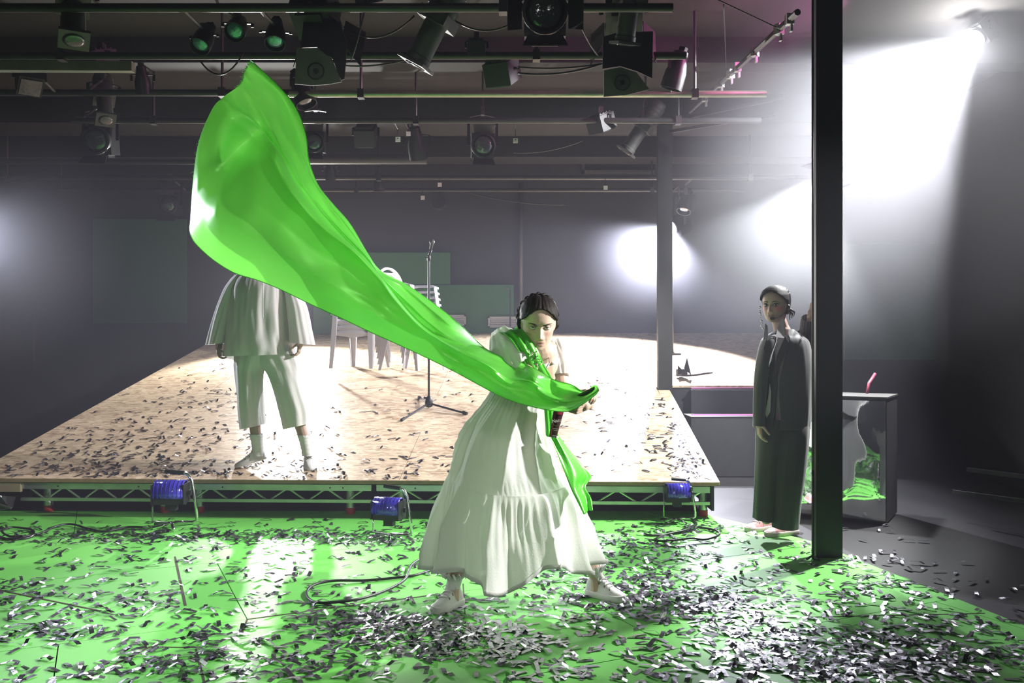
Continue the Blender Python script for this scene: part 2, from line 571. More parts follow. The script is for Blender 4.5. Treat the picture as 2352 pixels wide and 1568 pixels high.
# front edge strip and side skirts
MB().prism([stage_pt(0.01, -.004, -.001), stage_pt(SW, -.004, -.001), stage_pt(SW, -.004, -.028), stage_pt(0.01, -.004, -.028)], SV * 0.005).build('board_edge', M['edge_wood'], stage)
MB().prism([stage_pt(.035, .05, -.024), stage_pt(.035, SD, -.024), Vector((*stage_pt(.035, SD).xy, .0)), Vector((*stage_pt(.035, .05).xy, .06))], -SU * 0.02).build('side_skirt', M['drape'], stage)
MB().prism([stage_pt(SW - .05, .05, -.024), stage_pt(SW - .05, SD, -.024), Vector((*stage_pt(SW - .05, SD).xy, .0)), Vector((*stage_pt(SW - .05, .05).xy, .06))], -SU * 0.02).build('side_skirt', M['drape'], stage)
MB().prism([stage_pt(.1, .75, -.03), stage_pt(SW - .1, .75, -.03), Vector((*stage_pt(SW - .1, .75).xy, .002)), Vector((*stage_pt(.1, .75).xy, .002))], SV * 0.02).build('under_drape', M['drape'], stage)


def fr(a, d, z):
    p = stage_pt(a, d)
    p.z = z
    return p


# aluminium trusses under the front edge
zt, zb, dt = 0.222, 0.118, 0.05
spans = [(0.07, 2.62), (2.66, 4.12), (4.16, 5.42)]
for (a0, a1) in spans:
    MB().bar(fr(a0, dt, zt), fr(a1, dt, zt), .03, .046).build('top_chord', M['aluminium'], stage)
    MB().bar(fr(a0, dt, zb), fr(a1, dt, zb), .03, .024).build('bottom_chord', M['aluminium'], stage)
    n = max(2, int(round((a1 - a0) / 0.165)))
    xs = [a0 + .05 + (a1 - a0 - .1) * k / n for k in range(n + 1)]
    for k in range(n):
        za, zb_ = (zt - .02, zb + .01) if k % 2 == 0 else (zb + .01, zt - .02)
        MB().tube([fr(xs[k] + .02, dt, za), fr(xs[k + 1] - .02, dt, zb_)], .0075, 6).build('truss_strut', M['aluminium'], stage)
    for bx in (a0 + .22, a0 + .32, a1 - .3):
        MB().lathe([(.006, 0), (.006, .004)], 8, Matrix.Translation(fr(bx, dt - .0165, zt)) @ Matrix.Rotation(R(90), 4, 'X')).build('bolt', M['black_metal'], stage)
for a in (0.1, 2.45, 2.85, 4.05, 4.33, 5.27):
    lg = MB().lathe([(.034, 0.05), (.034, .27)], 14, Matrix.Translation(fr(a, .16, 0))).build('leg', M['aluminium'], stage, smooth=True, auto=40)
    MB().lathe([(.037, 0.001), (.037, .05)], 14, Matrix.Translation(fr(a, .16, 0))).build('leg_cap', M['red_foot'], lg, smooth=True, auto=40)['label'] = 'red rubber leg foot'
MB().box(fr(5.62, .03, .215), (.42, .03, .075), Matrix.Rotation(-PSI, 3, 'Z')).build('fascia_board', M['plywood'], stage)

# ---- columns
c1 = P(1902, 1283, 5.42)
structure('column', MB().box((c1.x + .008, c1.y + .035, ZC / 2), (.165, .07, ZC)), M['black_paint'])
c2 = stage_pt(0.04, 2.66)
structure('column', MB().box((c2.x - .005, c2.y + .02, ZC / 2), (.150, .10, ZC)), M['black_paint'])
for name, x, y, z0, z1, r in (('conduit', c1.x - .1, c1.y - .012, .0, 3.6, .007), ('conduit', P(1197, 600, 12.2).x, 12.28, 1.9, 3.6, .03), ('conduit', P(70, 700, 12.2).x, 12.28, .9, 1.75, .025)):
    tag(MB().tube([(x, y, z0), (x, y, z1)], r, 8).build(name, M['black_paint'] if r < .01 else M['grey_metal'], None, smooth=True),
        {.007: 'thin black cable conduit running up the near column', .03: 'grey vertical pipe on the rear wall behind the braided woman', .025: 'short grey vertical pipe on the dim rear wall beyond the stage'}[r], 'pipe')

# ---- green painted panels on the rear wall, grilles
def wall_panel(x0, y0, x1, y1, D, label, m='green_panel', name='wall_panel', cat='panel', t=.03):
    a, b = P(x0, y1, D), P(x1, y0, D)
    c = (a + b) / 2
    return tag(MB().box((c.x, D + t / 2, c.z), (abs(b.x - a.x), t, abs(b.z - a.z))).build(name, M[m]), label, cat)


M['grille'] = mat('grille_grey', (.38, .38, .38), .6)
wall_panel(213, 503, 428, 742, 12.24, 'tall dim green panel on the rear wall beyond the stage edge')
wall_panel(820, 580, 1034, 652, 12.24, 'green panel on the rear wall above the stacked plastic chairs')
wall_panel(720, 654, 1180, 766, 12.245, 'wide low green panel on the rear wall behind the plastic chairs')
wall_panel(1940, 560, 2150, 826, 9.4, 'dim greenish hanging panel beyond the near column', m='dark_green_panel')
for x0, x1, y0, lab in ((1016, 1070, 723, 'white wall grille beside the plastic chair stack'), (1121, 1190, 727, 'white wall grille behind the shoulder of the braided woman')):
    a, b = P(x0, y0 + 25, 12.2), P(x1, y0, 12.2)
    v = empty('wall_grille', (a + b) / 2, lab, 'grille', 'wall grilles low on the rear wall')
    w = abs(b.x - a.x); h = abs(b.z - a.z); c = (a + b) / 2
    f = MB()
    f.box((c.x, 12.215, c.z + h / 2 - .01), (w, .03, .02)); f.box((c.x, 12.215, c.z - h / 2 + .01), (w, .03, .02))
    f.box((c.x - w / 2 + .012, 12.215, c.z), (.024, .03, h)); f.box((c.x + w / 2 - .012, 12.215, c.z), (.024, .03, h))
    f.box((c.x, 12.23, c.z), (w, .01, h))
    f.build('frame', M['grille'], v)
    for k in range(4):
        MB().box((c.x, 12.212, c.z - h / 2 + h * (k + 1) / 5), (w - .05, .012, .016)).build('slat', M['grille'], v)

# ---- steps with pink edges beside the stage, seat rails, mirrored cabinet
st = empty('step_unit', P(1670, 1000, 9.1), 'black step unit with pink edge strips beside the raked stage', 'steps')
for k, (py, dd) in enumerate(((887, 9.28), (948, 8.75))):
    a, b = P(1588, py, dd), P(1760, py + 3, dd)
    dp = .08 if k == 0 else .42
    MB().box(((a.x + b.x) / 2, dd + .01 + dp / 2, a.z / 2 - .02), (b.x - a.x, dp, a.z - .04)).build('step', M['black_paint'], st)
    MB().box(((a.x + b.x) / 2, dd, a.z - .018), (b.x - a.x, .02, .012)).build('edge_strip', M['pink_edge'], st)['label'] = 'pink edge strip'
for (x0, y0, x1, y1, lab) in ((2222, 1078, 2420, 1103, 'upper grey seat rail in the dark beside the green floor'), (2188, 1129, 2420, 1160, 'lower grey seat rail in the dark beside the green floor')):
    tag(MB().bar(P(x0, y0, 6.6), P(x1, y1, 5.9), .02, .03).build('seat_rail', M['grey_metal']), lab, 'rail')

cab = empty('mirror_cabinet', P(1945, 1200, 6.75), 'cabinet faced with wavy mirror film beside the near column', 'cabinet')
D = 6.6
a, b = P(1857, 1203, D), P(2030, 912, D)
zb0, zt0 = 0.0, b.z
yaw = Matrix.Rotation(R(-32), 3, 'Z')
b = P(2074, 912, D); a = P(1842, 1203, D)
MB().box(((a.x + b.x) / 2, D + .26, zt0 / 2), (b.x - a.x, .5, zt0 - .01), yaw).build('carcass', M['black_paint'], cab)
mm = MB()
nx, nz = 26, 40
rg = []
for j in range(nz + 1):
    row = []
    for i in range(nx + 1):
        x = (i / nx - .5) * (b.x - a.x - .01); z = .02 + (zt0 - .04) * j / nz
        q = yaw @ Vector((x, -.262 + .004 * noise.noise(Vector((x * 6, z * 5, 1.7))), z - zt0 / 2)) + Vector(((a.x + b.x) / 2, D + .26, zt0 / 2))
        row.append(q)
    rg.append(row)
mm.loft(rg, False, False)
mm.build('mirror_front', M['mirror'], cab, smooth=True)['label'] = 'wavy mirror film front'
MB().box(((a.x + b.x) / 2, D + .26, zt0 + .004), (b.x - a.x + .01, .52, .012), yaw).build('top_board', M['grey_metal'], cab)
MB().bar(yaw @ Vector((-.03, -.272, -zt0 / 2 + .03)) + Vector(((a.x + b.x) / 2, D + .26, zt0 / 2)), yaw @ Vector((-.03, -.272, zt0 / 2 - .02)) + Vector(((a.x + b.x) / 2, D + .26, zt0 / 2)), .016, .01).build('edge_strip', mat('dark_red', (.22, .02, .05), .5), cab)['label'] = 'dark red vertical strip'
MB().tube([P(1990, 914, 6.9), P(1996, 880, 6.95), P(2010, 858, 7.0)], .012, 8).build('bracket', bpy.data.materials['dark_red'], cab, smooth=True)

# ---- balls of thicker haze, added to shape the glow around the side lamps
for c, r, lab in ((LAMP1 + Vector((-.35, -.1, -.45)), 2.3, 'ball of thick white haze added for the glow around the glaring side lamp'), (LAMP2 + Vector((-.3, -.05, -.35)), 1.3, 'ball of thick haze added for the glow around the lamp behind the near column'),
                  (LAMP3 + Vector((-.25, -.1, -.2)), 1.0, 'ball of thick haze added for the glow around the lamp behind the far column'), (LAMP4 + Vector((.1, -.1, -.1)), 1.6, 'ball of thick bluish haze added for the lamp glow at the dim side of the stage')):
    hz_ = tag(MB().ball((0, 0, 0), 1.0, 32, 20).build('haze', M['haze'], None, smooth=True), lab, 'haze', kind='stuff')
    hz_.location = c
    hz_.scale = (r, r, r)
# ------------------------------------------------------------------ plastic chairs on the stage
M['chair'] = mat('white_plastic', (0.50, 0.495, 0.53), 0.45, var=0.06, scale=6)


def make_chair():
    r = empty('plastic_chair', (0, 0, 0))
    # local: front is -Y, X to the side
    s = MB()
    n = 10
    for k in range(5):                      # seat strips, slightly dished, joined by the rim
        x0, x1 = -.2 + .08 * k + .008, -.2 + .08 * (k + 1) - .008
        rings = []
        for j in range(n + 1):
            y = -.22 + .42 * j / n
            z = .425 - .02 * math.sin(math.pi * j / n) + (-.025 * max(0, 1 - j / 1.5)) - .012 * j / n
            rings.append([(x0, y, z), (x1, y, z), (x1, y, z - .012), (x0, y, z - .012)])
        s.loft(rings)
    s.bar((-.225, -.2, .42), (-.225, .2, .40), .03, .035); s.bar((.225, -.2, .42), (.225, .2, .40), .03, .035)
    s.bar((-.23, .2, .395), (.23, .2, .395), .03, .03)
    s.loft([[(x, -.225 - .01 * math.cos(x * 7), .41 + .02 * math.cos(x * 6)), (x, -.245 - .01 * math.cos(x * 7), .40), (x, -.24, .345 + .03 * abs(x) / .22), (x, -.225, .345 + .03 * abs(x) / .22)] for x in np.linspace(-.235, .235, 11)])
    s.build('seat', M['chair'], r, local=True, smooth=True, auto=40)
    b = MB()
    arch = [(-.235, .19, .40)] + [(-.235 * math.cos(math.pi * t), .20 + .10 * (.55 + .33 * math.sin(math.pi * t)) , .60 + .24 * math.sin(math.pi * t)) for t in np.linspace(0, 1, 15)] + [(.235, .19, .40)]
    b.loft([[Vector(p) + Vector(q) for q in ((-.014 if p[0] < 0 else .014, -.012, .012), (0, .014, .016), (0, .016, -.012), (.014 if p[0] < 0 else -.014, -.012, -.01))] for p in arch])
    for k in range(4):
        z = .53 + .075 * k
        hw = .215 * math.sqrt(max(.05, 1 - max(0, (z - .60) / .26) ** 2))
        b.loft([[(x, .225 + .16 * (z - .40) * .7 + .02 * (1 - (x / .22) ** 2), z - .034), (x, .215 + .16 * (z - .40) * .7 + .02 * (1 - (x / .22) ** 2), z - .034), (x, .222 + .16 * (z - .40) * .7 + .02 * (1 - (x / .22) ** 2), z + .034), (x, .232 + .16 * (z - .40) * .7 + .02 * (1 - (x / .22) ** 2), z + .034)] for x in np.linspace(-hw, hw, 9)])
    b.build('backrest', M['chair'], r, local=True, smooth=True, auto=40)
    for sx in (-1, 1):
        a = MB()
        pth = [(sx * .245, -.24, .615), (sx * .262, -.15, .64), (sx * .262, .05, .645), (sx * .24, .22, .62)]
        a.loft([[(p[0] - .025, p[1], p[2] + .006), (p[0] + .025, p[1], p[2] + .006), (p[0] + .028, p[1], p[2] - .018), (p[0] - .02, p[1], p[2] - .012)] for p in pth])
        a.build('armrest', M['chair'], r, local=True, smooth=True, auto=40)
        for fr_ in (1, 0):
            lg = MB()
            if fr_:
                top, bot = Vector((sx * .245, -.235, .62)), Vector((sx * .265, -.285, 0))
            else:
                top, bot = Vector((sx * .225, .20, .42)), Vector((sx * .245, .29, 0))
            rings = []
            for t in np.linspace(0, 1, 6):
                p = top.lerp(bot, t)
                w = .075 * (1 - t) + .042 * t if t > .3 or not fr_ else .055
                dy = -1 if fr_ else 1
                rings.append([p + Vector((0, 0, 0)), p + Vector((-sx * w, 0, 0)), p + Vector((-sx * w, -dy * .008, 0)), p + Vector((-sx * .009, -dy * .008, 0)), p + Vector((-sx * .009, -dy * w * .8, 0)), p + Vector((0, -dy * w * .8, 0))])
            lg.loft(rings)
            lg.build('leg', M['chair'], r, local=True)
    return r


ch0 = make_chair()
first = True


def chair_stack(corner_fl, corner_fr, n, dz, labels, group):
    global first
    a, b = PS(*corner_fl), PS(*corner_fr)
    e = (b - a).xy
    ex = Vector((e.x, e.y, 0)).normalized()
    ang_ = math.atan2(ex.y, ex.x)
    mid = (a + b) / 2
    fwd = Vector((ex.y, -ex.x, 0))
    c = mid - fwd * .285
    base = on_stage(c.x, c.y)
    pitch = 0.0
    for k in range(n):
        o = ch0 if first else copy_tree(ch0)
        first = False
        o.location = (base.x - fwd.x * .012 * k, base.y - fwd.y * .012 * k, base.z + .004 + dz * k + .055)
        o.rotation_euler = Matrix.Rotation(ang_, 3, 'Z').to_euler()
        tag(o, labels[k], 'chair', group)


L1 = ['lowest white plastic chair of the shorter stack beside the man', 'middle white plastic chair of the shorter stack beside the man', 'topmost white plastic chair of the shorter stack beside the man']
chair_stack((764, 868), (847, 873), 3, .062, L1, 'white plastic chairs in the shorter stack')
order = ['lowest', 'second lowest', 'third lowest', 'third from the top', 'second from the top', 'topmost']
chair_stack((960, 881), (1024, 857), 6, .066, ['%s white plastic chair of the taller stack behind the microphone stand' % q for q in order], 'white plastic chairs in the taller stack')

# ------------------------------------------------------------------ microphone stand
base = PS(985, 938)
ms = empty('microphone_stand', base, 'slim black microphone stand with tripod base on the raked stage', 'microphone stand')
s = F / base.y
zz = lambda py: CZ - (py - HY) / s
top = Vector((base.x, base.y, zz(592)))
MB().tube([base + Vector((0, 0, .01)), top], .011, 10).build('pole', M['black_metal'], ms, smooth=True, auto=40)
hub = Vector((base.x, base.y, zz(921)))
MB().lathe([(.022, -.06), (.040, -.045), (.040, .0), (.024, .045), (.016, .05)], 16, Matrix.Translation(hub)).build('hub', M['black_metal'], ms, smooth=True, auto=40)
for (px, py) in ((922, 968), (1073, 953), (962, 915)):
    e = PS(px, py)
    lg = MB().tube([hub + Vector((0, 0, -.02)), e + Vector((0, 0, .012))], .010, 8).build('leg', M['black_metal'], ms, smooth=True, auto=40)
    d = (e - hub).normalized()
    MB().tube([e + Vector((0, 0, .012)) - d * .05, e + Vector((0, 0, .014))], .016, 8).build('rubber_foot', M['rubber'], lg, smooth=True, auto=40)
MB().tube([hub + Vector((-.02, 0, .03)), hub + Vector((-.05, -.01, .035))], .012, 8).build('knob', M['black_metal'], ms, smooth=True)
MB().lathe([(.013, -.03), (.017, -.025), (.017, .02), (.012, .03)], 12, Matrix.Translation(top + Vector((0, 0, .0)))).build('clutch', M['black_metal'], ms, smooth=True, auto=40)
MB().tube([top + Vector((-.04, 0, .005)), top + Vector((.0, 0, .0))], .005, 6).build('lever', M['black_metal'], ms)
clip = MB().tube([top + Vector((0, 0, .0)), top + Vector((.012, 0, .05)), top + Vector((.02, -.01, .08))], [.014, .012, .017], 10).build('clip', M['black_metal'], ms, smooth=True)
mtop = P(993, 553, base.y - .03)
mic = empty('microphone', top + Vector((.02, -.01, .08)), 'black handheld microphone clipped onto the stand top', 'microphone')
a_ = top + Vector((.016, -.012, .06)); d = (mtop - a_)
MB().tube([a_, a_ + d * .7, a_ + d * .78], [.011, .017, .021], 12).build('handle', M['black_metal'], mic, smooth=True, auto=40)
MB().ball(a_ + d * .9, .026, 14, 10).build('grille', M['grey_metal'], mic, smooth=True)
# small second stand by the rear wall
e = PS(1172, 768)
ms2 = empty('microphone_stand', e, 'thin dim stand by the rear wall with a clamped microphone', 'microphone stand')
sc2 = F / e.y
t2 = P(1172, 664, e.y)
MB().tube([e + Vector((0, 0, .01)), t2], .010, 8).build('pole', M['black_metal'], ms2)
MB().lathe([(.14, .0), (.14, .012), (.02, .03)], 18, Matrix.Translation(e + Vector((0, 0, .035)))).build('base', M['black_metal'], ms2, smooth=True, auto=40)
MB().tube([t2, t2 + Vector((-.06, 0, .03))], .012, 8).build('clip', M['grey_metal'], ms2)

# ------------------------------------------------------------------ floor lamps with blue gels along the stage front


def floor_lamp(c, yaw, k, label, up=0.0):
    """c: floor point under the lamp; local +Y points upstage"""
    r = empty('floor_light', c, label, 'light', 'floor lights with blue gels along the stage front')
    Rz = Matrix.Rotation(yaw, 4, 'Z')
    T = Matrix.Translation(c) @ Rz @ Matrix.Scale(k, 4)
    def mk(mb, nm, m, par=r, **kw):
        mb.v = [T @ q for q in mb.v]
        return mb.build(nm, m, par, **kw)
    # housing: half drum, gel across its upper front
    zc = .235 + up
    dr = []
    for x in (-.10, .10):
        dr.append([Vector((x, -.075 * math.cos(a), zc + .085 * math.sin(a))) for a in np.linspace(R(-20), R(200), 14)])
    gm = MB().loft(dr, False)
    rib = MB()
    gel = mk(gm, 'gel', M['blue_gel'], smooth=True)
    for i in range(8):
        x = -.09 + .18 * i / 7
        pts_ = [Vector((x, -.078 * math.cos(a), zc + .088 * math.sin(a))) for a in np.linspace(R(-15), R(120), 9)]
        mk(MB().tube(pts_, .0022, 5), 'gel_rib', M['blue_gel'], gel)
    solid(gel, .004)
    h = MB()
    h.loft([[Vector((-.10 + .2 * t, -.070 * math.cos(a), zc + .080 * math.sin(a))) for a in np.linspace(R(-40), R(-150), 8)] for t in (0, 1)], True)
    h.box((0, .0, zc - .045), (.19, .12, .05))
    h.box((-.104, 0, zc), (.006, .15, .13)); h.box((.104, 0, zc), (.006, .15, .13))
    mk(h, 'housing', M['black_metal'])
    mk(MB().box((0, .02, zc - .09), (.07, .06, .06)), 'terminal_box', M['black_metal'])
    st_ = MB()
    X = .165
    st_.tube([(.02, .02, .035), (X - .03, .03, .03), (X, .03, .045), (X - .005, .03, .12), (X - .035, .03, .31), (X - .06, .03, .352), (X - .10, .03, .365), (-.02, .03, .375)], .0105, 8)
    st_.tube([(-.10, -.06, .012), (.0, .02, .03), (.12, .10, .012)], .0105, 8)
    st_.tube([(-.13, .08, .012), (.0, .02, .03), (.05, -.10, .012)], .0105, 8)
    st_.tube([(-.115, 0, zc), (-.12, 0, .05), (-.02, .02, .03)], .007, 6)
    mk(st_, 'tube_stand', M['chrome'], smooth=True)
    mk(MB().tube([(X - .085, .03, .364), (-.045, .03, .376)], .0145, 10), 'grip', M['rubber'], smooth=True, auto=40)
    mk(MB().tube([(.118, 0, zc), (.135, 0, zc)], .018, 10), 'knob', M['black_metal'], smooth=True, auto=40)
    return r


floor_lamp(PF(392, 1212), R(4), 1.08, 'blue gelled floor light under the stage edge below the man', .0)
floor_lamp(PF(892, 1238), R(-14), .95, 'blue gelled floor light standing free on confetti near the white dress', -.02)
floor_lamp(PF(1556, 1200), R(3), .86, 'blue gelled floor light at the column corner of the stage', .02)
# a dark shape at the frame edge under the stage
fx = empty('floor_light', PF(20, 1185), 'dim pinkish floor light half hidden beneath the stage fascia board', 'light')
MB().hexa([P(-40, 1180, 6.5), P(22, 1166, 6.5), P(30, 1166, 6.75), P(-40, 1180, 6.75), P(-40, 1140, 6.5), P(0, 1138, 6.5), P(36, 1140, 6.75), P(-40, 1140, 6.75)]).build('housing', M['black_metal'], fx)
MB().bar(P(-40, 1146, 6.49), P(26, 1167, 6.49), .012, .012).build('yoke', M['grey_metal'], fx)

# ------------------------------------------------------------------ cables on the floor


def cable(name, pxs, r, label, z=.0):
    ps = [np.array(PF(x, y, z)) for x, y in pxs]
    n = (len(ps) - 1) * 8
    pts_ = [Vector(crom(ps, (len(ps) - 1) * i / n)) for i in range(n + 1)]
    for i, p in enumerate(pts_):
        p.z = r + .001 + (.006 * (1 + math.sin(i * .21)) if i > 20 else 0)
    return tag(MB().tube(pts_, r, 7).build(name, M['rubber'], None, smooth=True), label, 'cable')


cable('cable', [(1030, 1298), (960, 1322), (905, 1330), (840, 1336), (770, 1340), (720, 1352), (704, 1368), (720, 1386), (760, 1392), (820, 1384), (880, 1362), (930, 1335), (945, 1305), (972, 1287)], .0075, 'looped black cable on the green floor beside the white dress')
cable('cable', [(-40, 1228), (20, 1240), (70, 1236), (75, 1220), (30, 1216), (5, 1226), (30, 1236), (90, 1228), (130, 1214), (165, 1209), (200, 1216), (240, 1224), (290, 1217), (330, 1216)], .0075, 'coiled black cable lying along the stage front below the fascia board')
cable('cable', [(1480, 1228), (1500, 1232), (1560, 1226), (1600, 1214), (1640, 1222), (1652, 1234), (1620, 1242), (1590, 1239), (1555, 1246), (1520, 1248), (1507, 1240), (1530, 1231), (1580, 1222), (1600, 1208), (1590, 1196)], .0075, 'black cable loop on the floor at the column corner of the stage')
cable('cable', [(1640, 1248), (1600, 1251), (1560, 1257), (1520, 1254), (1490, 1246)], .004, 'thin dark wire on the green floor before the cable loop')
# cable up the near column
pts_ = [Vector((c1.x - .105, c1.y - .03, z)) for z in np.linspace(.55, .12, 8)] + [Vector((c1.x - .11, c1.y - .05, .03)), Vector((c1.x - .16, c1.y - .08, .012))]
tag(MB().tube(pts_, .007, 6).build('cable', M['rubber'], None, smooth=True), 'short black cable hanging down the near column to the floor', 'cable')

# small lamp with barn doors lying on the wing of the stage
q = PS(1566, 868)
fl = empty('fallen_light', q, 'small black lamp with open barn doors on the stage wing by the far column', 'light')
MB().box(q + Vector((0, 0, .06)), (.08, .10, .08), Matrix.Rotation(.5, 3, 'Z')).build('body', M['black_metal'], fl)
for pp in (((1578, 820), (1571, 846), (1588, 862)), ((1557, 838), (1557, 860), (1572, 855))):
    MB().prism([P(x, y, q.y - .05) for x, y in pp], (0, .006, 0)).build('barn_door', M['black_metal'], fl)
MB().tube([PS(1575, 862, .01), PS(1600, 860, .01), PS(1620, 857, .01), PS(1637, 856, .012)], .009, 6).build('lead', M['rubber'], fl, smooth=True)
# ------------------------------------------------------------------ lighting bars, fixtures and cables under the ceiling
bars = [('pipe', -7.4, .95, P(0, 18, 5.15), 'black lighting bar nearest the audience, carrying the big lamps'),
        ('pipe', -7.4, 1.2, P(0, 128, 6.0), 'black lighting bar with looping cables behind the tip of the flag'),
        ('pipe_bare', -1.75, 2.0, P(0, 216, 6.85), 'bare pale steel lighting bar behind the flag, catching light'),
        ('pipe', -7.4, -1.6, P(0, 213, 6.9), 'dim end of a dark lighting bar past the flag'),
        ('pipe', -3.9, 2.2, P(0, 277, 7.7), 'dark lighting bar with small clamps in the middle depth of the grid'),
        ('grey_metal', -2.2, -.9, P(0, 366, 9.2), 'short grey channel hanging below the far grid beside the flag'),
        ('pipe', -7.0, 4.0, P(0, 408, 9.8), 'far lighting bar hung low across the whole stage'),
        ('pipe', -7.0, 3.0, P(0, 437, 11.2), 'lowest far lighting bar close to the rear wall'),
        ('pipe', -6.0, -2.2, P(0, 372, 9.0), 'dark far lighting bar on the dim side of the flag')]
BARS = [(x0, x1, p.y, p.z) for m, x0, x1, p, lab in bars]
for m, x0, x1, p, lab in bars:
    r = .026 if m != 'grey_metal' else .05
    tag(MB().tube([(x0, p.y, p.z), (x1, p.y, p.z)], r, 12).build('lighting_bar', M[m], None, smooth=True, auto=40), lab, 'bar', 'lighting bars under the ceiling')
tag(MB().bar(P(-60, 152, 6.2), P(306, 154, 6.2), .06, .07).build('strip_light', M['pipe_bare']), 'pale unlit strip light under the ceiling at the dim end of the grid', 'light')
tag(MB().tube([P(1832, 28, 5.6), P(1690, 160, 7.0), P(1585, 256, 8.6)], .022, 8).build('lighting_bar', M['pipe']), 'diagonal lighting bar with clamps running away beside the near column', 'bar')
for a, b, lab in (((1585, 268), (1800, 224), 'upper pale cable tray beside the near column'), ((1540, 302), (1780, 262), 'lower pale cable tray beside the near column')):
    tag(MB().bar(P(*a, 9.0), P(*b, 8.2), .03, .03).build('cable_tray', M['pipe']), lab, 'tray')
# clamps on the diagonal bar
for k, t in enumerate((.05, .12, .3, .45, .52, .62, .8)):
    a, b = P(1832, 28, 5.6), P(1585, 256, 8.6)
    q = a.lerp(b, t)
    tag(MB().box(q, (.05, .05, .07), Matrix.Rotation(k * .5, 3, 'Z')).box(q + Vector((.01, 0, -.05)), (.015, .03, .06)).build('pipe_clamp', M['aluminium']), 'steel clamp on the diagonal lighting bar, %s from its near end' % ('first', 'second', 'third', 'fourth', 'fifth', 'sixth', 'seventh')[k], 'clamp', 'clamps on the diagonal lighting bar')
# droppers carrying the bars
ROD = ['hanger rod of the bar nearest the audience', 'hanger rod of the cabled bar', 'hanger rod of the bare pale bar', 'hanger rod of the dim bar end', 'hanger rod of the middle bar', 'hanger rod of the short grey channel', 'hanger rod of the far low bar', 'hanger rod of the bar by the rear wall', 'hanger rod of the far bar past the flag']
for k, (x0, x1, y, z) in enumerate(BARS):
    for t in ((.12, .5, .88) if x1 - x0 > 4 else (.15, .85)):
        x = x0 + (x1 - x0) * t
        tag(MB().tube([(x, y, z), (x, y, ZC - .002)], .012, 6).box((x, y, z), (.05, .07, .07)).build('hanger_rod', M['pipe']), 'dark ' + ROD[k] + {.12: ', at the dim end', .5: ', in mid span', .88: ', at the hazy end', .15: ', at the dim end', .85: ', at the hazy end'}[t], 'rod', ROD[k].replace('rod', 'rods'))


def hang(mb, p, r=.012):
    """carry point p from the nearest bar above it, else from the ceiling"""
    best = None
    for x0, x1, y, z in BARS:
        if x0 < p.x < x1 and z > p.z - .25 and abs(y - p.y) < .75:
            if best is None or abs(y - p.y) < abs(best[0] - p.y):
                best = (y, z)
    if best:
        mb.tube([p, Vector((p.x, p.y, max(p.z, best[1]))) if abs(best[0] - p.y) > .03 else p + Vector((0, 0, .001)), Vector((p.x, best[0], best[1]))], r, 6)
    else:
        mb.tube([p, Vector((p.x, p.y, ZC + .001))], r, 6)
    return mb


def dirm(aim):
    """rotation taking local -Y (lens side) to aim"""
    a = Vector(aim).normalized()
    return a.to_track_quat('-Y', 'Z').to_matrix()


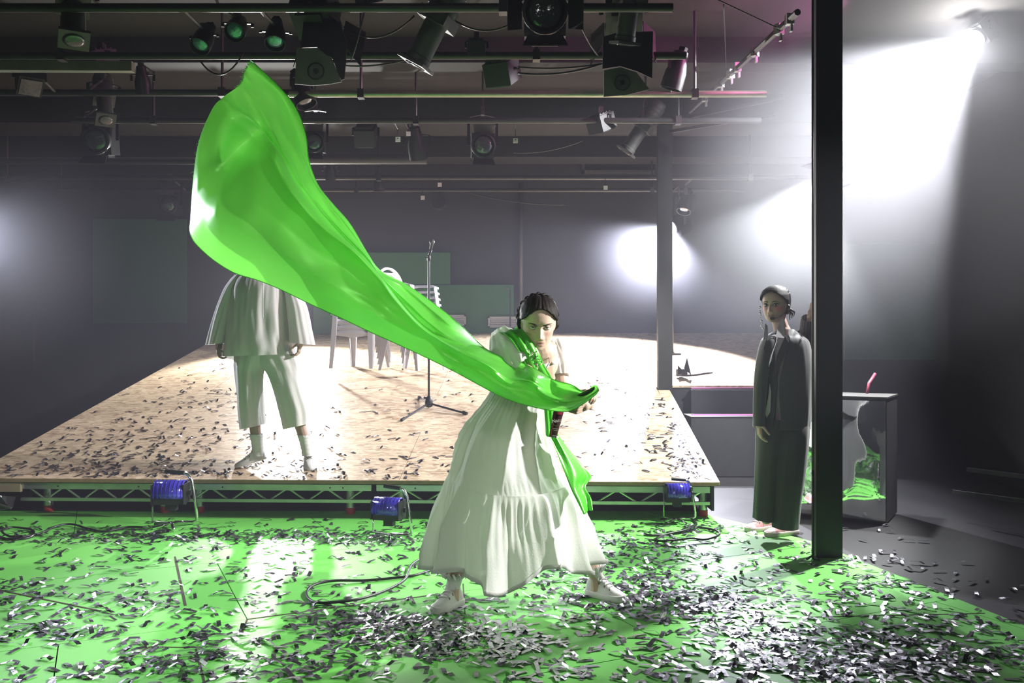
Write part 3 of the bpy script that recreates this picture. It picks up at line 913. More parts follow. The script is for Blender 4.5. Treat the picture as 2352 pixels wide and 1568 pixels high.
def fixture(kind, c, aim, k, label, bar_z=None, group=None, body='black_metal', lens='lens', rot=0.0, name=None, doors=(1, 1, 1, 1), dsc=1.0, on=False, dcol='black_metal'):
    c = Vector(c)
    Rm = dirm(aim) @ Matrix.Rotation(rot, 3, 'Y')
    r = empty(name or {'fresnel': 'fresnel_light', 'profile': 'profile_light', 'par': 'par_light', 'box': 'flood_light'}[kind], c, label, 'light', group)
    T = Matrix.Translation(c) @ Rm.to_4x4() @ Matrix.Scale(k, 4)
    def mk(mb, nm, m, par=r, lab=None, **kw):
        mb.v = [T @ q for q in mb.v]
        o = mb.build(nm, M[m], par, **kw)
        if lab: o['label'] = lab
        return o
    RX = Matrix.Rotation(R(90), 4, 'X')          # local Z -> -Y
    lm = 'lamp_on' if on else lens
    if kind == 'fresnel':
        mk(MB().box((0, .13, 0), (.24, .24, .26)).box((0, .13, .14), (.16, .18, .04)).box((0, .13, -.14), (.16, .18, .03)), 'body', body)
        mk(MB().lathe([(.125, -.01), (.13, .0), (.13, .05), (.112, .055), (.108, .03)], 28, RX, caps=False), 'lens_ring', 'brass_rim' if lens == 'lens' and k > 1 else body, smooth=True, auto=40)
        mk(MB().lathe([(.11, .02), (.09, .036), (.06, .045), (.03, .050), (.002, .052)], 28, RX), 'lens', lm, smooth=True)
        L = .17 * dsc
        for i, (dx, dz) in enumerate(((0, 1), (1, 0), (0, -1), (-1, 0))):
            if not doors[i]:
                continue
            s_ = Vector((dx, 0, dz)); t_ = Vector((dz, 0, -dx))
            open_ = .55
            o_ = s_ * math.sin(open_) + Vector((0, -1, 0)) * math.cos(open_)
            b0 = s_ * .132 + Vector((0, -.05, 0))
            w0, w1 = .10, .15 * dsc
            mk(MB().prism([b0 - t_ * w0, b0 + t_ * w0, b0 + t_ * w1 + o_ * L, b0 - t_ * w1 + o_ * L], s_ * .005), 'barn_door', dcol)
    elif kind == 'profile':
        mk(MB().lathe([(.02, -.36), (.085, -.35), (.10, -.30), (.10, -.06), (.085, -.04)], 18, RX), 'body', body, smooth=True, auto=40)
        mk(MB().lathe([(.075, -.05), (.075, .20), (.082, .205), (.082, .24)], 18, RX), 'lens_tube', body, smooth=True, auto=40)
        mk(MB().box((0, .05, 0), (.21, .07, .20)), 'gate', 'grey_metal')
        mk(MB().box((0, -.255, .0), (.19, .02, .19)), 'colour_frame', 'grey_metal')
        mk(MB().lathe([(.07, .268), (.05, .272), (.002, .276)], 18, RX), 'lens', lm, smooth=True)
        for i in range(5):
            mk(MB().lathe([(.104, -.29 + .04 * i), (.104, -.275 + .04 * i)], 18, RX), 'cooling_fin', body, smooth=True, auto=40)
    elif kind == 'par':
        mk(MB().lathe([(.03, -.30), (.06, -.29), (.068, -.22), (.10, -.10), (.105, .0), (.105, .06), (.098, .06), (.095, .0)], 22, RX, caps=False), 'body', body, smooth=True, auto=40)
        mk(MB().lathe([(.098, .0), (.08, .022), (.05, .036), (.002, .042)], 22, RX), 'lens', lm, smooth=True)
        mk(MB().box((0, .31, 0), (.06, .05, .06)), 'cable_box', body)
    elif kind == 'box':
        mk(MB().box((0, .10, 0), (.24, .2, .3)).box((0, .205, 0), (.2, .02, .24)), 'body', body)
        mk(MB().box((0, -.008, 0), (.2, .01, .24)), 'lens', lm)
        for i in range(4):
            mk(MB().box((0, .21 + .012, -.1 + .066 * i), (.2, .012, .012)), 'cooling_fin', 'grey_metal')
    # yoke: from both sides of the body up to a hook clamp on the bar
    yo = MB()
    sx = Rm @ Vector((.15 * k, 0, 0)); sx.z = 0
    if sx.length < .02: sx = Vector((.15 * k, 0, 0))
    mid = c + Rm @ Vector((0, .1 * k, 0))
    zt_ = bar_z if bar_z is not None else c.z + .33 * k
    zt_ = max(zt_, c.z + .2 * k)
    apex = Vector((mid.x, mid.y, zt_ - .06))
    for sg in (-1, 1):
        p0 = mid + sx * sg
        yo.bar(p0, Vector((p0.x, p0.y, zt_ - .10 * k)), .03 * k, .008)
        yo.bar(Vector((p0.x, p0.y, zt_ - .10 * k)), apex, .03 * k, .008)
    yo.build('yoke', M['black_metal'], r)
    hang(MB().box(apex + Vector((0, 0, .03)), (.035, .06, .08)).tube([apex + Vector((.02, 0, .01)), apex + Vector((.05, 0, .01))], .009, 6), apex + Vector((0, 0, .03))).build('hook_clamp', M['grey_metal'], r)
    return r


bz = {k: P(0, py, k).z for k, py in ((5.15, 18), (6.0, 128), (6.85, 216), (7.7, 277), (9.8, 408), (11.2, 437))}
gp = 'lamps on the overhead grid'
fixture('par', P(462, 100, 5.5), (-.15, -.75, -1), .62, 'par lamp with cyan lens, lowest of the three above the flag', bz[6.0], gp, lens='lens_cyan')
fixture('par', P(541, 70, 5.5), (.05, -.95, -.75), .62, 'par lamp with cyan lens, middle one above the flag tip', bz[5.15], gp, lens='lens_cyan')
fixture('par', P(632, 92, 5.5), (.1, -.6, -1), .62, 'par lamp with cyan lens beside the large black barn doors', bz[5.15], gp, lens='lens_cyan')


def door_lamp(c, k, label, plate, black):
    """fresnel seen from below with huge doors: black upper leaf and grey lower leaf with a round disc"""
    r = fixture('fresnel', c, (.1, .9, -.5), k, label, bz[5.15], gp, doors=(0, 1, 0, 1), dsc=1.0)
    D_ = Vector(c).y
    MB().prism([P(x, y, D_ - .25) for x, y in plate], (0, .02, .004)).build('barn_door', M['plate'], r)['label'] = 'grey barn door leaf with a round disc'
    MB().prism([P(x, y, D_ - .22) for x, y in black], (0, .02, .004)).build('barn_door', M['black_metal'], r)
    cx_ = sum(p[0] for p in plate) / len(plate) - 3; cy_ = sum(p[1] for p in plate) / len(plate) + 2
    q = P(cx_, cy_, D_ - .258)
    MB().lathe([(.052, 0), (.052, .006), (.046, .007), (.046, 0.0)], 24, Matrix.Translation(q) @ Matrix.Rotation(R(90), 4, 'X'), caps=False).build('disc_rim', M['black_metal'], r)
    MB().lathe([(.016, 0), (.016, .008)], 16, Matrix.Translation(q) @ Matrix.Rotation(R(90), 4, 'X')).build('disc_hub', M['rubber'], r)


door_lamp(P(738, 60, 5.6), 1.0, 'large fresnel lamp with black and grey barn doors above the flag', [(681, 110), (728, 110), (762, 136), (784, 188), (752, 194), (715, 196), (677, 193)], [(690, 110), (700, 28), (740, 22), (782, 54), (797, 100), (790, 182), (782, 184), (764, 134), (728, 108)])
door_lamp(P(1432, 60, 5.9), 1.0, 'fresnel lamp with grey disc barn door near the violet haze', [(1387, 162), (1425, 154), (1462, 166), (1492, 205), (1440, 218), (1387, 222)], [(1384, 158), (1386, 84), (1420, 74), (1500, 72), (1498, 180), (1464, 164), (1425, 152)])
fixture('fresnel', P(1252, 28, 4.9), (-.03, -1, -.18), .98, 'big fresnel lamp with clear ridged lens and pale rim facing the audience', bz[5.15], gp, doors=(1, 1, 1, 1), dsc=.85)
fixture('profile', P(998, 62, 5.5), (-.55, .15, -1), 1.0, 'long grey profile spotlight tilted down toward the flag', bz[5.15], gp, body='grey_metal')
fixture('profile', P(1445, 20, 5.4), (-.1, .3, -1), .8, 'short grey profile spotlight above the disc barn door', bz[5.15], gp, body='grey_metal')
fixture('box', P(1158, 190, 6.3), (.2, .5, -1), .8, 'black flood lamp hanging in front of the bare steel bar', bz[6.0], gp)
fixture('box', P(852, 5, 5.3), (.2, .4, -1), .5, 'small dark lamp at the top edge between two cables', bz[5.15], gp)
for px, py, D_, k, lab in ((222, 322, 8.0, 1.0, 'fresnel lamp with a pale ring in the dim end of the grid'), (386, 470, 10.6, .9, 'small fresnel lamp low above the tall green panel'), (722, 326, 8.2, .75, 'fresnel lamp peeking out beside the flag edge'),
                           (1110, 334, 8.3, .9, 'fresnel lamp with brass glints in the middle of the grid')):
    fixture('fresnel', P(px, py, D_), (.1, -1, -.2), k, lab, P(px, py, D_).z + .38, gp, doors=(1, 0, 1, 0), dsc=.8)
for px, py, D_, k, kind, aim, lab in ((842, 330, 8.4, .8, 'box', (0, .6, -1), 'grey square lamp box hanging behind the flag crest'), (960, 352, 8.8, .9, 'par', (.1, .5, -1), 'dark par lamp in the middle of the grid above the chairs'),
                                      (240, 232, 7.2, .8, 'profile', (.3, -.5, -1), 'dim profile spotlight in the dark corner of the grid'), (168, 20, 5.3, .9, 'profile', (.2, -.35, -1), 'profile spotlight with a square grey colour frame in the dark corner'),
                                      (240, 158, 6.3, .6, 'box', (.2, .3, -1), 'small lamp box with a red light at the strip light end'), (700, 228, 6.9, .8, 'par', (.4, -.2, -1), 'dark par lamp just behind the flag crest'),
                                      (1470, 300, 8.2, .9, 'profile', (-.6, .2, -.9), 'profile spotlight in the haze toward the near column'), (1385, 300, 7.8, .7, 'box', (.3, .3, -1), 'dark lamp box under the middle bar in the haze'),
                                      (1545, 190, 6.6, .8, 'par', (-.3, .2, -1), 'dim par lamp in the violet haze'), (1572, 478, 10.2, .8, 'par', (-.3, -.4, -1), 'small pale lamp on the far column'),
                                      (70, 200, 6.5, .7, 'box', (.3, -.4, -1), 'dim flood lamp under the strip light'), (330, 205, 6.9, .6, 'par', (0, .3, -1), 'tiny dark lamp on the dim bar end'),
                                      (1095, 128, 6.0, .5, 'box', (0, .3, -1), 'cluster of clamps with a red light on the cabled bar'), (760, 405, 9.8, .6, 'par', (0, .3, -1), 'far small lamp on the low bar beside the flag'),
                                      (870, 432, 10.0, .6, 'par', (0, .2, -1), 'far small lamp on the low bar above the chair stack')):
    fixture(kind, P(px, py, D_), aim, k, lab, P(px, py, D_).z + .28 * k, gp, body='grey_metal' if kind == 'profile' else 'black_metal')
# led par with seven dots
q = P(1009, 466, 11.3)
r = empty('led_light', q, 'small round lamp with seven lens dots near the rear wall', 'light', gp)
MB().lathe([(.09, .12), (.10, 0), (.10, .02)], 20, Matrix.Translation(q) @ Matrix.Rotation(R(90), 4, 'X')).build('body', M['black_metal'], r, smooth=True, auto=40)
for k in range(7):
    a = 2 * math.pi * k / 6
    rr = .055 if k < 6 else 0
    MB().ball(q + Vector((rr * math.cos(a), -.022, rr * math.sin(a))), .018, 10, 6).build('lens', M['aluminium'], r, smooth=True)
hang(MB().bar(q + Vector((0, .05, .09)), q + Vector((0, .05, .3)), .03, .01), q + Vector((0, .05, .3))).build('yoke', M['black_metal'], r)
# lit side lamps
fixture('fresnel', LAMP1 + Vector((.06, .03, .06)), (-3.2, -1.0, -3.0), .6, 'glaring white side lamp high in the haze past the near column', LAMP1.z + .22, 'lit side lamps', doors=(1, 0, 0, 0), dsc=.7, on=True)
fixture('fresnel', LAMP2 + Vector((.08, .04, .04)), (-3.0, -.9, -1.2), .8, 'lit side lamp half hidden behind the near column', LAMP2.z + .4, 'lit side lamps', doors=(1, 0, 0, 0), dsc=.7, on=True)
fixture('fresnel', LAMP3 + Vector((.08, .04, .04)), (-2.9, -1.4, -1.2), .8, 'lit side lamp half hidden behind the far column', LAMP3.z + .4, 'lit side lamps', doors=(1, 0, 0, 0), dsc=.7, on=True)
fixture('fresnel', LAMPB + Vector((-.03, .10, .03)), (1.7, -6.7, -2.15), .7, 'lit back lamp behind the man on the stage', LAMPB.z + .35, 'lit side lamps', doors=(0, 0, 0, 0), on=True)
MBp = MB().tube([(LAMPB.x - .03, LAMPB.y + .2, LAMPB.z + .32), (LAMPB.x - .03, 12.33, LAMPB.z + .32)], .02, 8)
tag(MBp.build('lamp_bracket', M['black_metal']), 'wall bracket holding the back lamp behind the man', 'bracket')
# boom stands carrying the side lamps
for c, lab in ((LAMP2, 'boom pole behind the near column carrying a lit lamp'), (LAMP3, 'boom pole behind the far column carrying a lit lamp')):
    z0 = 0.003 if c is not LAMP3 else on_stage(c.x + .3, c.y).z + .004
    if c is LAMP2:
        z0 = 0.003
    ox = .10 if c is LAMP2 else .06
    bp_ = empty('boom_pole', (c.x + ox, c.y + .1, z0), lab, 'pole', 'boom poles in the wing')
    MB().tube([(c.x + ox, c.y + .1, z0 + .02), (c.x + ox, c.y + .1, c.z + .42)], .024, 10).build('pole', M['black_metal'], bp_, smooth=True)
    MB().box((c.x + ox, c.y + .1, z0 + .012), (.2, .2, .02)).build('base', M['black_metal'], bp_)
# sagging cables on the bars
def sag(a, b, drop, r, lab):
    a, b = Vector(a), Vector(b)
    ps = [a.lerp(b, t) + Vector((0, 0, -drop * 4 * t * (1 - t))) for t in np.linspace(0, 1, 13)]
    tag(MB().tube(ps, r, 6).build('cable', M['rubber'], None, smooth=True), lab, 'cable', 'cables drooping from the lighting bars')
sag(P(790, 62, 5.6), P(952, 36, 5.5), .10, .006, 'thin cable sagging from the barn doors to the profile spotlight')
sag(P(1040, 44, 5.5), P(1180, 52, 5.3), .06, .006, 'thin cable sagging to the big clear fresnel lamp')
sag(P(806, 138, 5.6), P(838, 20, 5.4), .03, .005, 'cable rising from the large barn doors')
sag(P(460, 140, 5.9), P(560, 120, 5.9), .12, .006, 'cable loop drooping under the cyan lamps')
sag(P(1190, 168, 6.0), P(1400, 140, 6.0), .04, .007, 'pair of cables slung under the cabled bar')
sag(P(1190, 154, 6.0), P(1385, 146, 6.0), .02, .006, 'upper cable slung under the cabled bar')
sag(P(780, 150, 6.0), P(930, 138, 6.0), .02, .006, 'cable clipped along the bar past the barn doors')
sag(P(1330, 50, 5.2), P(1374, 128, 5.9), .02, .005, 'cable dropping from the clear fresnel to the bar')
sag(P(1180, 350, 8.4), P(1340, 322, 8.4), .04, .006, 'pale cable sagging in the middle of the grid')
sag(P(1060, 438, 11.2), P(1300, 470, 11.2), .05, .008, 'faint cable drooping by the rear wall')
sag(P(110, 145, 6.2), P(180, 140, 6.2), .06, .008, 'cable drooping over the pale strip light')
sag(P(1650, 0, 5.4), P(1790, 66, 5.6), .0, .004, 'taut wire in the violet haze')
sag(P(1662, 10, 5.5), P(1668, 156, 6.9), .0, .004, 'vertical wire in the violet haze')
# small square tags and ceiling strips
for px, py, D_, s_, lab in ((914, 320, 8.0, .045, 'white square tag with a dark dot on the middle bar'), (1184, 323, 8.0, .045, 'white square tag with a dark dot near the brass fresnel'), (938, 307, 8.0, .04, 'pale yellow square tag on the middle bar'),
                            (1010, 424, 9.75, .045, 'grey square tag above the seven dot lamp'), (971, 454, 9.9, .045, 'grey square tag under the far bar'), (1391, 431, 9.75, .045, 'grey square tag on the far bar in the haze')):
    q = P(px, py, D_)
    tg = empty('bar_tag', q, lab, 'tag', 'square tags on the lighting bars')
    MB().box(q, (s_, .004, s_)).build('card', M['white_board'], tg)
    hang(MB(), q + Vector((0, .002, .0)), .003).build('wire', M['rubber'], tg)
    if 'dot' in lab and 'lamp' not in lab:
        MB().lathe([(.006, 0), (.006, .004)], 8, Matrix.Translation(q + Vector((0, -.001, .008))) @ Matrix.Rotation(R(90), 4, 'X')).build('dot', M['rubber'], tg)
# ceiling hatch
hx0, hx1 = P(1338, 0, 11.9).x, P(1524, 0, 11.9).x
h = empty('ceiling_hatch', ((hx0 + hx1) / 2, 11.9, 3.7), 'shallow pale framed hatch high on the rear wall', 'hatch')
a, b = P(1336, 398, 12.3), P(1524, 366, 12.3)
f = MB()
f.box(((a.x + b.x) / 2, 12.3, b.z - .02), (b.x - a.x, .08, .04)).box(((a.x + b.x) / 2, 12.3, a.z + .02), (b.x - a.x, .08, .04)).box((a.x + .02, 12.3, (a.z + b.z) / 2), (.04, .08, b.z - a.z)).box((b.x - .06, 12.3, (a.z + b.z) / 2), (.12, .08, b.z - a.z))
f.build('frame', M['grey_metal'], h)
MB().box(((a.x + b.x) / 2, 12.33, (a.z + b.z) / 2), (b.x - a.x - .1, .02, b.z - a.z - .06)).build('panel', M['black_paint'], h)
# ------------------------------------------------------------------ people: tools


def attr_mat(name, rough=.5, spec=.4, sss=0.0):
    m = bpy.data.materials.new(name); m.use_nodes = True
    n = m.node_tree.nodes; l = m.node_tree.links
    a = n.new('ShaderNodeAttribute'); a.attribute_name = 'tone'
    b = n['Principled BSDF']
    l.new(a.outputs['Color'], b.inputs['Base Color'])
    b.inputs['Roughness'].default_value = rough
    b.inputs['Specular IOR Level'].default_value = spec
    return m


M['skin'] = attr_mat('skin', .5, .35)
M['iris'] = attr_mat('eye', .08, .6)


def paint(o, fn):
    me = o.data
    ca = me.color_attributes.new('tone', 'FLOAT_COLOR', 'POINT')
    buf = np.ones((len(me.vertices), 4), np.float32)
    for i, v in enumerate(me.vertices):
        buf[i, :3] = fn(v.co)
    ca.data.foreach_set('color', buf.ravel())


def capsule(mb, a, b, ra, rb, n=14, sx=1.0, side=None, m=4):
    """tapered capsule, optionally flattened: radius along `side` times sx"""
    a, b = Vector(a), Vector(b)
    d = (b - a)
    L = max(d.length, 1e-6)
    d = d / L
    u = Vector(side) if side is not None else d.orthogonal()
    u = (u - d * u.dot(d)).normalized()
    w = d.cross(u)
    rings = []
    for k in range(m):
        t = math.pi / 2 * (k + .35) / m
        rings.append((a - d * ra * math.cos(t), ra * math.sin(t)))
    for k in range(m):
        t = math.pi / 2 * (1 - (k + .35) / m)
        rings.append((b + d * rb * math.cos(t), rb * math.sin(t)))
    rings.insert(m, (a, ra)); rings.insert(m + 1, (b, rb))
    mb.loft([[c + (u * math.cos(q) * sx + w * math.sin(q)) * r for q in [2 * math.pi * k / n for k in range(n)]] for c, r in rings])


HW = [(-.115, .016), (-.108, .036), (-.095, .049), (-.075, .0595), (-.05, .0665), (-.02, .0705), (0, .072), (.03, .0745), (.06, .0735), (.085, .063), (.10, .047), (.109, .030), (.115, .006)]
HF = [(-.115, .052), (-.108, .072), (-.095, .080), (-.075, .080), (-.055, .082), (-.035, .084), (-.01, .082), (.0, .081), (.015, .086), (.035, .089), (.06, .083), (.085, .067), (.10, .049), (.109, .031), (.115, .006)]
HB = [(-.115, .0), (-.108, .012), (-.095, .026), (-.075, .048), (-.05, .072), (-.02, .088), (0, .097), (.03, .103), (.06, .099), (.085, .080), (.10, .058), (.109, .036), (.115, .006)]


def smooth_tab(tab):
    xs = [t[0] for t in tab]; ys = [t[1] for t in tab]
    grid = np.linspace(xs[0], xs[-1], 400)
    v = np.interp(grid, xs, ys)
    k = np.hanning(31); k /= k.sum()
    vp = np.concatenate([np.full(15, v[0]), v, np.full(15, v[-1])])
    sm = np.convolve(vp, k, 'valid')
    w = np.minimum(1, np.minimum(np.arange(400), np.arange(400)[::-1]) / 25.0)
    sm = sm * w + v * (1 - w)
    return lambda z: float(np.interp(z, grid, sm))


fW, fF, fB = smooth_tab(HW), smooth_tab(HF), smooth_tab(HB)


def G(x, s):
    return math.exp(-(x / s) ** 2)


NOSE = [(-.060, 0), (-.053, .003), (-.048, .015), (-.043, .0225), (-.037, .0225), (-.022, .015), (-.006, .0075), (.006, .003), (.016, 0)]


def head_feature(x, z):
    ax = abs(x)
    h = float(np.interp(z, [q[0] for q in NOSE], [q[1] for q in NOSE]))
    sg = float(np.interp(z, [-.05, -.035, 0], [.0125, .0105, .0075]))
    d = h * G(x, sg)
    d += .0085 * G(ax - .0135, .0065) * G(z + .0465, .007)
    d -= .0125 * G(ax - .031, .0165) * G(z - .001, .0115)
    d += .004 * G(z - .021, .009) * G(ax - .03, .022)
    d += .0055 * G(z + .0675, .0048) * math.exp(-(ax / .021) ** 4) * (1 - .25 * G(x, .003))
    d -= .0050 * G(z + .0735, .0023) * math.exp(-(ax / .0235) ** 4)
    d += .0062 * G(z + .0800, .0050) * math.exp(-(ax / .0175) ** 4)
    d -= .0040 * G(z + .0905, .0050) * G(x, .022)
    d += .0045 * G(z + .105, .011) * G(x, .017)
    d += .0045 * G(ax - .044, .016) * G(z + .022, .016)
    d -= .0030 * G(ax - .026 - .25 * (-.055 - z), .004) * G(z + .058, .014)
    return d


def head_grid(nz=84, na=110, grow=0.0):
    rings = []
    for i in range(nz):
        t = i / (nz - 1)
        z = -.115 + .23 * (0.5 - 0.5 * math.cos(math.pi * (.06 + .94 * t))) if False else -.115 + .23 * t
        if i < 6: z = -.115 + .23 * t * .8
        w, f, b = fW(z), fF(z), fB(z)
        rg = []
        for j in range(na):
            # denser at the front
            s = j / na * 2 * math.pi
            a = s - .42 * math.sin(s)
            c, sn = math.cos(a), math.sin(a)
            x = w * math.copysign(abs(sn) ** .92, sn)
            y = -f * abs(c) ** .88 if c > 0 else b * abs(c) ** .9
            if c > 0:
                y -= head_feature(x, z) * min(1, c * 2.2)
            rg.append(Vector((x, y, z)))
        rings.append(rg)
    return rings


def hand(mb, w, d, n, s, k=1.0, curl=(.5, .6, .7, .8), thumb=.5):
    """w wrist, d towards fingers, n palm side, s thumb side; fingers bend towards n"""
    w, d, n, s = Vector(w), Vector(d).normalized(), Vector(n).normalized(), Vector(s)
    s = (s - d * s.dot(d)).normalized()
    n = d.cross(s) if d.cross(s).dot(n) > 0 else -d.cross(s)
    capsule(mb, w, w + d * .03 * k, .023 * k, .026 * k, 12, 1.15, s)
    for off in (-.026, -.009, .009, .026):
        capsule(mb, w + d * .02 * k + s * off * .7 * k, w + d * .085 * k + s * off * k, .0145 * k, .0125 * k, 10)
    for i, (off, L) in enumerate(((.028, .070), (.0095, .078), (-.009, .073), (-.0265, .058))):
        b = w + d * .086 * k + s * off * k
        ang = curl[i] * .55
        rr = .0088 * k
        for f_, (ph, add) in enumerate(((.44, 0), (.31, curl[i] * .9), (.25, curl[i] * .6))):
            ang += add
            dd = (d * math.cos(ang) + n * math.sin(ang)) + s * off * .9
            e = b + dd.normalized() * L * ph * k
            capsule(mb, b, e, rr, rr * .92, 8)
            b = e; rr *= .92
    b = w + d * .022 * k + s * .028 * k + n * .006 * k
    dd = (d * .62 + s * .72 + n * .25).normalized()
    e = b + dd * .044 * k
    capsule(mb, b, e, .0135 * k, .0105 * k, 9)
    dd2 = (d * (.8 - .3 * thumb) + s * (.35 - .3 * thumb) + n * .75 * thumb).normalized()
    e2 = e + dd2 * .032 * k
    capsule(mb, e, e2, .0102 * k, .0092 * k, 9)
    capsule(mb, e2, e2 + (dd2 + n * .3 * thumb).normalized() * .022 * k, .0092 * k, .0078 * k, 9)


def make_body(mb, parent, tone, voxel=.004, smooth=6):
    o = mb.build('body', None, parent)
    rm = o.modifiers.new('skin_over', 'REMESH'); rm.mode = 'VOXEL'; rm.voxel_size = voxel; rm.use_smooth_shade = True
    sm = o.modifiers.new('relax', 'SMOOTH'); sm.factor = .5; sm.iterations = smooth
    dg = bpy.context.evaluated_depsgraph_get()
    me = bpy.data.meshes.new_from_object(o.evaluated_get(dg))
    o.modifiers.clear()
    old = o.data
    o.data = me
    me.name = 'body'
    bpy.data.meshes.remove(old)
    me.polygons.foreach_set('use_smooth', [True] * len(me.polygons))
    me.materials.clear(); me.materials.append(M['skin'])
    off = world_loc(o)
    paint(o, lambda c: tone(c + off))
    return o


def face_tone(T, base, lip, blush, bl_amt, liner=None, flush=0):
    Ti = T.inverted()
    def fn(p):
        q = Ti @ p
        c = Vector(base)
        if abs(q.x) < .09 and -.13 < q.z < .13 and q.y < .02:
            x, z = abs(q.x), q.z
            k = G(z + .0675, .005) * math.exp(-(x / .021) ** 6) + G(z + .079, .0058) * math.exp(-(x / .019) ** 6)
            c = c.lerp(Vector(lip), min(1, k) * .85)
            k = G(x - .048, .018) * G(z + .026, .017) + .5 * G(q.x, .012) * G(z + .04, .01)
            c = c.lerp(Vector(blush), min(1, k) * bl_amt)
            c = c * (1 - .55 * G(z + .0738, .0018) * math.exp(-(x / .022) ** 6))
            if liner:
                k = G(z - .004 - (x - .03) * .25, .0075) * G(x - .034, .021)
                c = c.lerp(Vector(liner), min(1, k * 1.25))
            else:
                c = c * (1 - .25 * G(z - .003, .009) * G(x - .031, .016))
        return c
    return fn


def eyes_and_brows(T, parent, look, iris, brow_col, z0=0.0, lid=1.0, bw=.0022):
    """eyes, lids and brows of a head frame T"""
    Rm = T.to_3x3()
    sc = T.to_scale().x
    for sx in (-1, 1):
        c = Vector((sx * .0315, -.0655, .001))
        wc = T @ c
        r = .0132 * sc
        lk = (Vector(look) - wc).normalized()
        mb = MB().ball((0, 0, 0), r, 28, 20)
        e = mb.build('eye', M['iris'], None, smooth=True)
        e.parent = parent; e.location = wc - world_loc(parent)
        def tone(p, lk=lk):
            a = p.normalized().dot(lk)
            if a > .962: return (.01, .01, .012)
            if a > .885: return iris
            return (.62, .60, .58)
        paint(e, tone)
        # lids: partial shells over the ball
        for nm, a0, a1 in (('upper_eyelid', 16 * lid, 100), ('lower_eyelid', -26, -100)):
            rg = []
            for k in range(7):
                el = R(a0 + (a1 - a0) * k / 6)
                row = []
                for j in range(13):
                    az = R(-72 + 144 * j / 12)
                    # lid edge drops towards the corners
                    e2 = el * (math.cos(az) ** .6 if k == 0 else 1)
                    v = Vector((math.sin(az) * math.cos(e2), -math.cos(az) * math.cos(e2), math.sin(e2))) * .0145
                    row.append(T @ (c + v))
                rg.append(row)
            o = MB().loft(rg, False, False).build(nm, M['skin'], parent, smooth=True)
            dark = brow_col if nm == 'upper_eyelid' else (.38, .22, .18)
            paint(o, lambda p: tuple(LIDTONE))
            if nm == 'upper_eyelid':
                tb = MB().tube([q + Rm @ Vector((0, -.0006, 0)) for q in rg[0]], .0011 * sc, 5)
                MBL = tb.build('eyelash', M['lash'], parent, smooth=True)
        pts_ = []
        for t in np.linspace(0, 1, 9):
            x = .012 + .042 * t
            z = .0165 + .0075 * math.sin(t * 2.3) - .004 * t * t + z0 * (1 - t)
            y = -fF(z) * (max(0, 1 - (x / fW(z)) ** 2)) ** .44 - head_feature(x, z) - .0012
            pts_.append(T @ Vector((sx * x, y, z)))
        MB().tube(pts_, [bw * sc * q for q in (.9, 1.3, 1.4, 1.3, 1.2, 1.05, .9, .65, .35)], 6).build('eyebrow', M['lash'], parent, smooth=True)


M['lash'] = mat('dark_brow', (.025, .018, .015), .7)
M['hair'] = mat('dark_hair', (.013, .009, .008), .58, var=.5, scale=60, bump=.35, bscale=220, spec=.2)
LIDTONE = (.5, .34, .28)


def hair_cap(T, parent, hairline, grow, name='hair', part=False):
    """shell over the skull where hairline(x, y, z) says there is hair"""
    rings = head_grid(84, 110)
    mb = MB()
    idx = {}
    def ok(p):
        return hairline(p.x, p.y, p.z)
    nz, na = len(rings), len(rings[0])
    for i in range(nz - 1):
        for j in range(na):
            q = [(i, j), (i, (j + 1) % na), (i + 1, (j + 1) % na), (i + 1, j)]
            if all(ok(rings[a][b]) for a, b in q):
                ids = []
                for a, b in q:
                    if (a, b) not in idx:
                        p = rings[a][b].copy()
                        dirn = Vector((p.x, p.y * .8, (p.z - .02) * .9)).normalized()
                        g_ = grow(p)
                        if part:
                            g_ -= .0055 * G(p.x - .002, .0035) * (1 if p.z > .05 and p.y < .04 else 0)
                            g_ += .0006 * math.sin(abs(p.x) * 420 + p.z * 120)
                        idx[(a, b)] = len(mb.v)
                        mb.v.append(T @ (p + dirn * g_))
                    ids.append(idx[(a, b)])
                mb.f.append(tuple(ids))
    o = mb.build(name, M['hair'], parent, smooth=True)
    solid(o, .007 * T.to_scale().x, 1)
    return o


def cloth_rings(levels, n=120, steps=6, fold=None, closed=True):
    """levels: list of (centre, ux, uy); interpolated; fold(theta, s) returns radial factor and offset vector"""
    arr = [np.concatenate([np.array(a, float) for a in lv]) for lv in levels]
    N = (len(arr) - 1) * steps
    rings = []
    for i in range(N + 1):
        t = (len(arr) - 1) * i / N
        v = crom(arr, t)
        c, ux, uy = Vector(v[0:3]), Vector(v[3:6]), Vector(v[6:9])
        rg = []
        for j in range(n):
            th = 2 * math.pi * j / n
            k, off = fold(th, t) if fold else (1, Vector((0, 0, 0)))
            rg.append(c + (ux * math.cos(th) + uy * math.sin(th)) * k + off)
        rings.append(rg)
    return rings


def ring_px(py, xl, xr, D, hd, tilt=0.0):
    """a level of clothing: silhouette xl..xr at pixel row py, depth D, half depth hd"""
    a, b = P(xl, py, D), P(xr, py + tilt, D)
    return ((a + b) / 2, (b - a) / 2, Vector((0, hd, 0)))


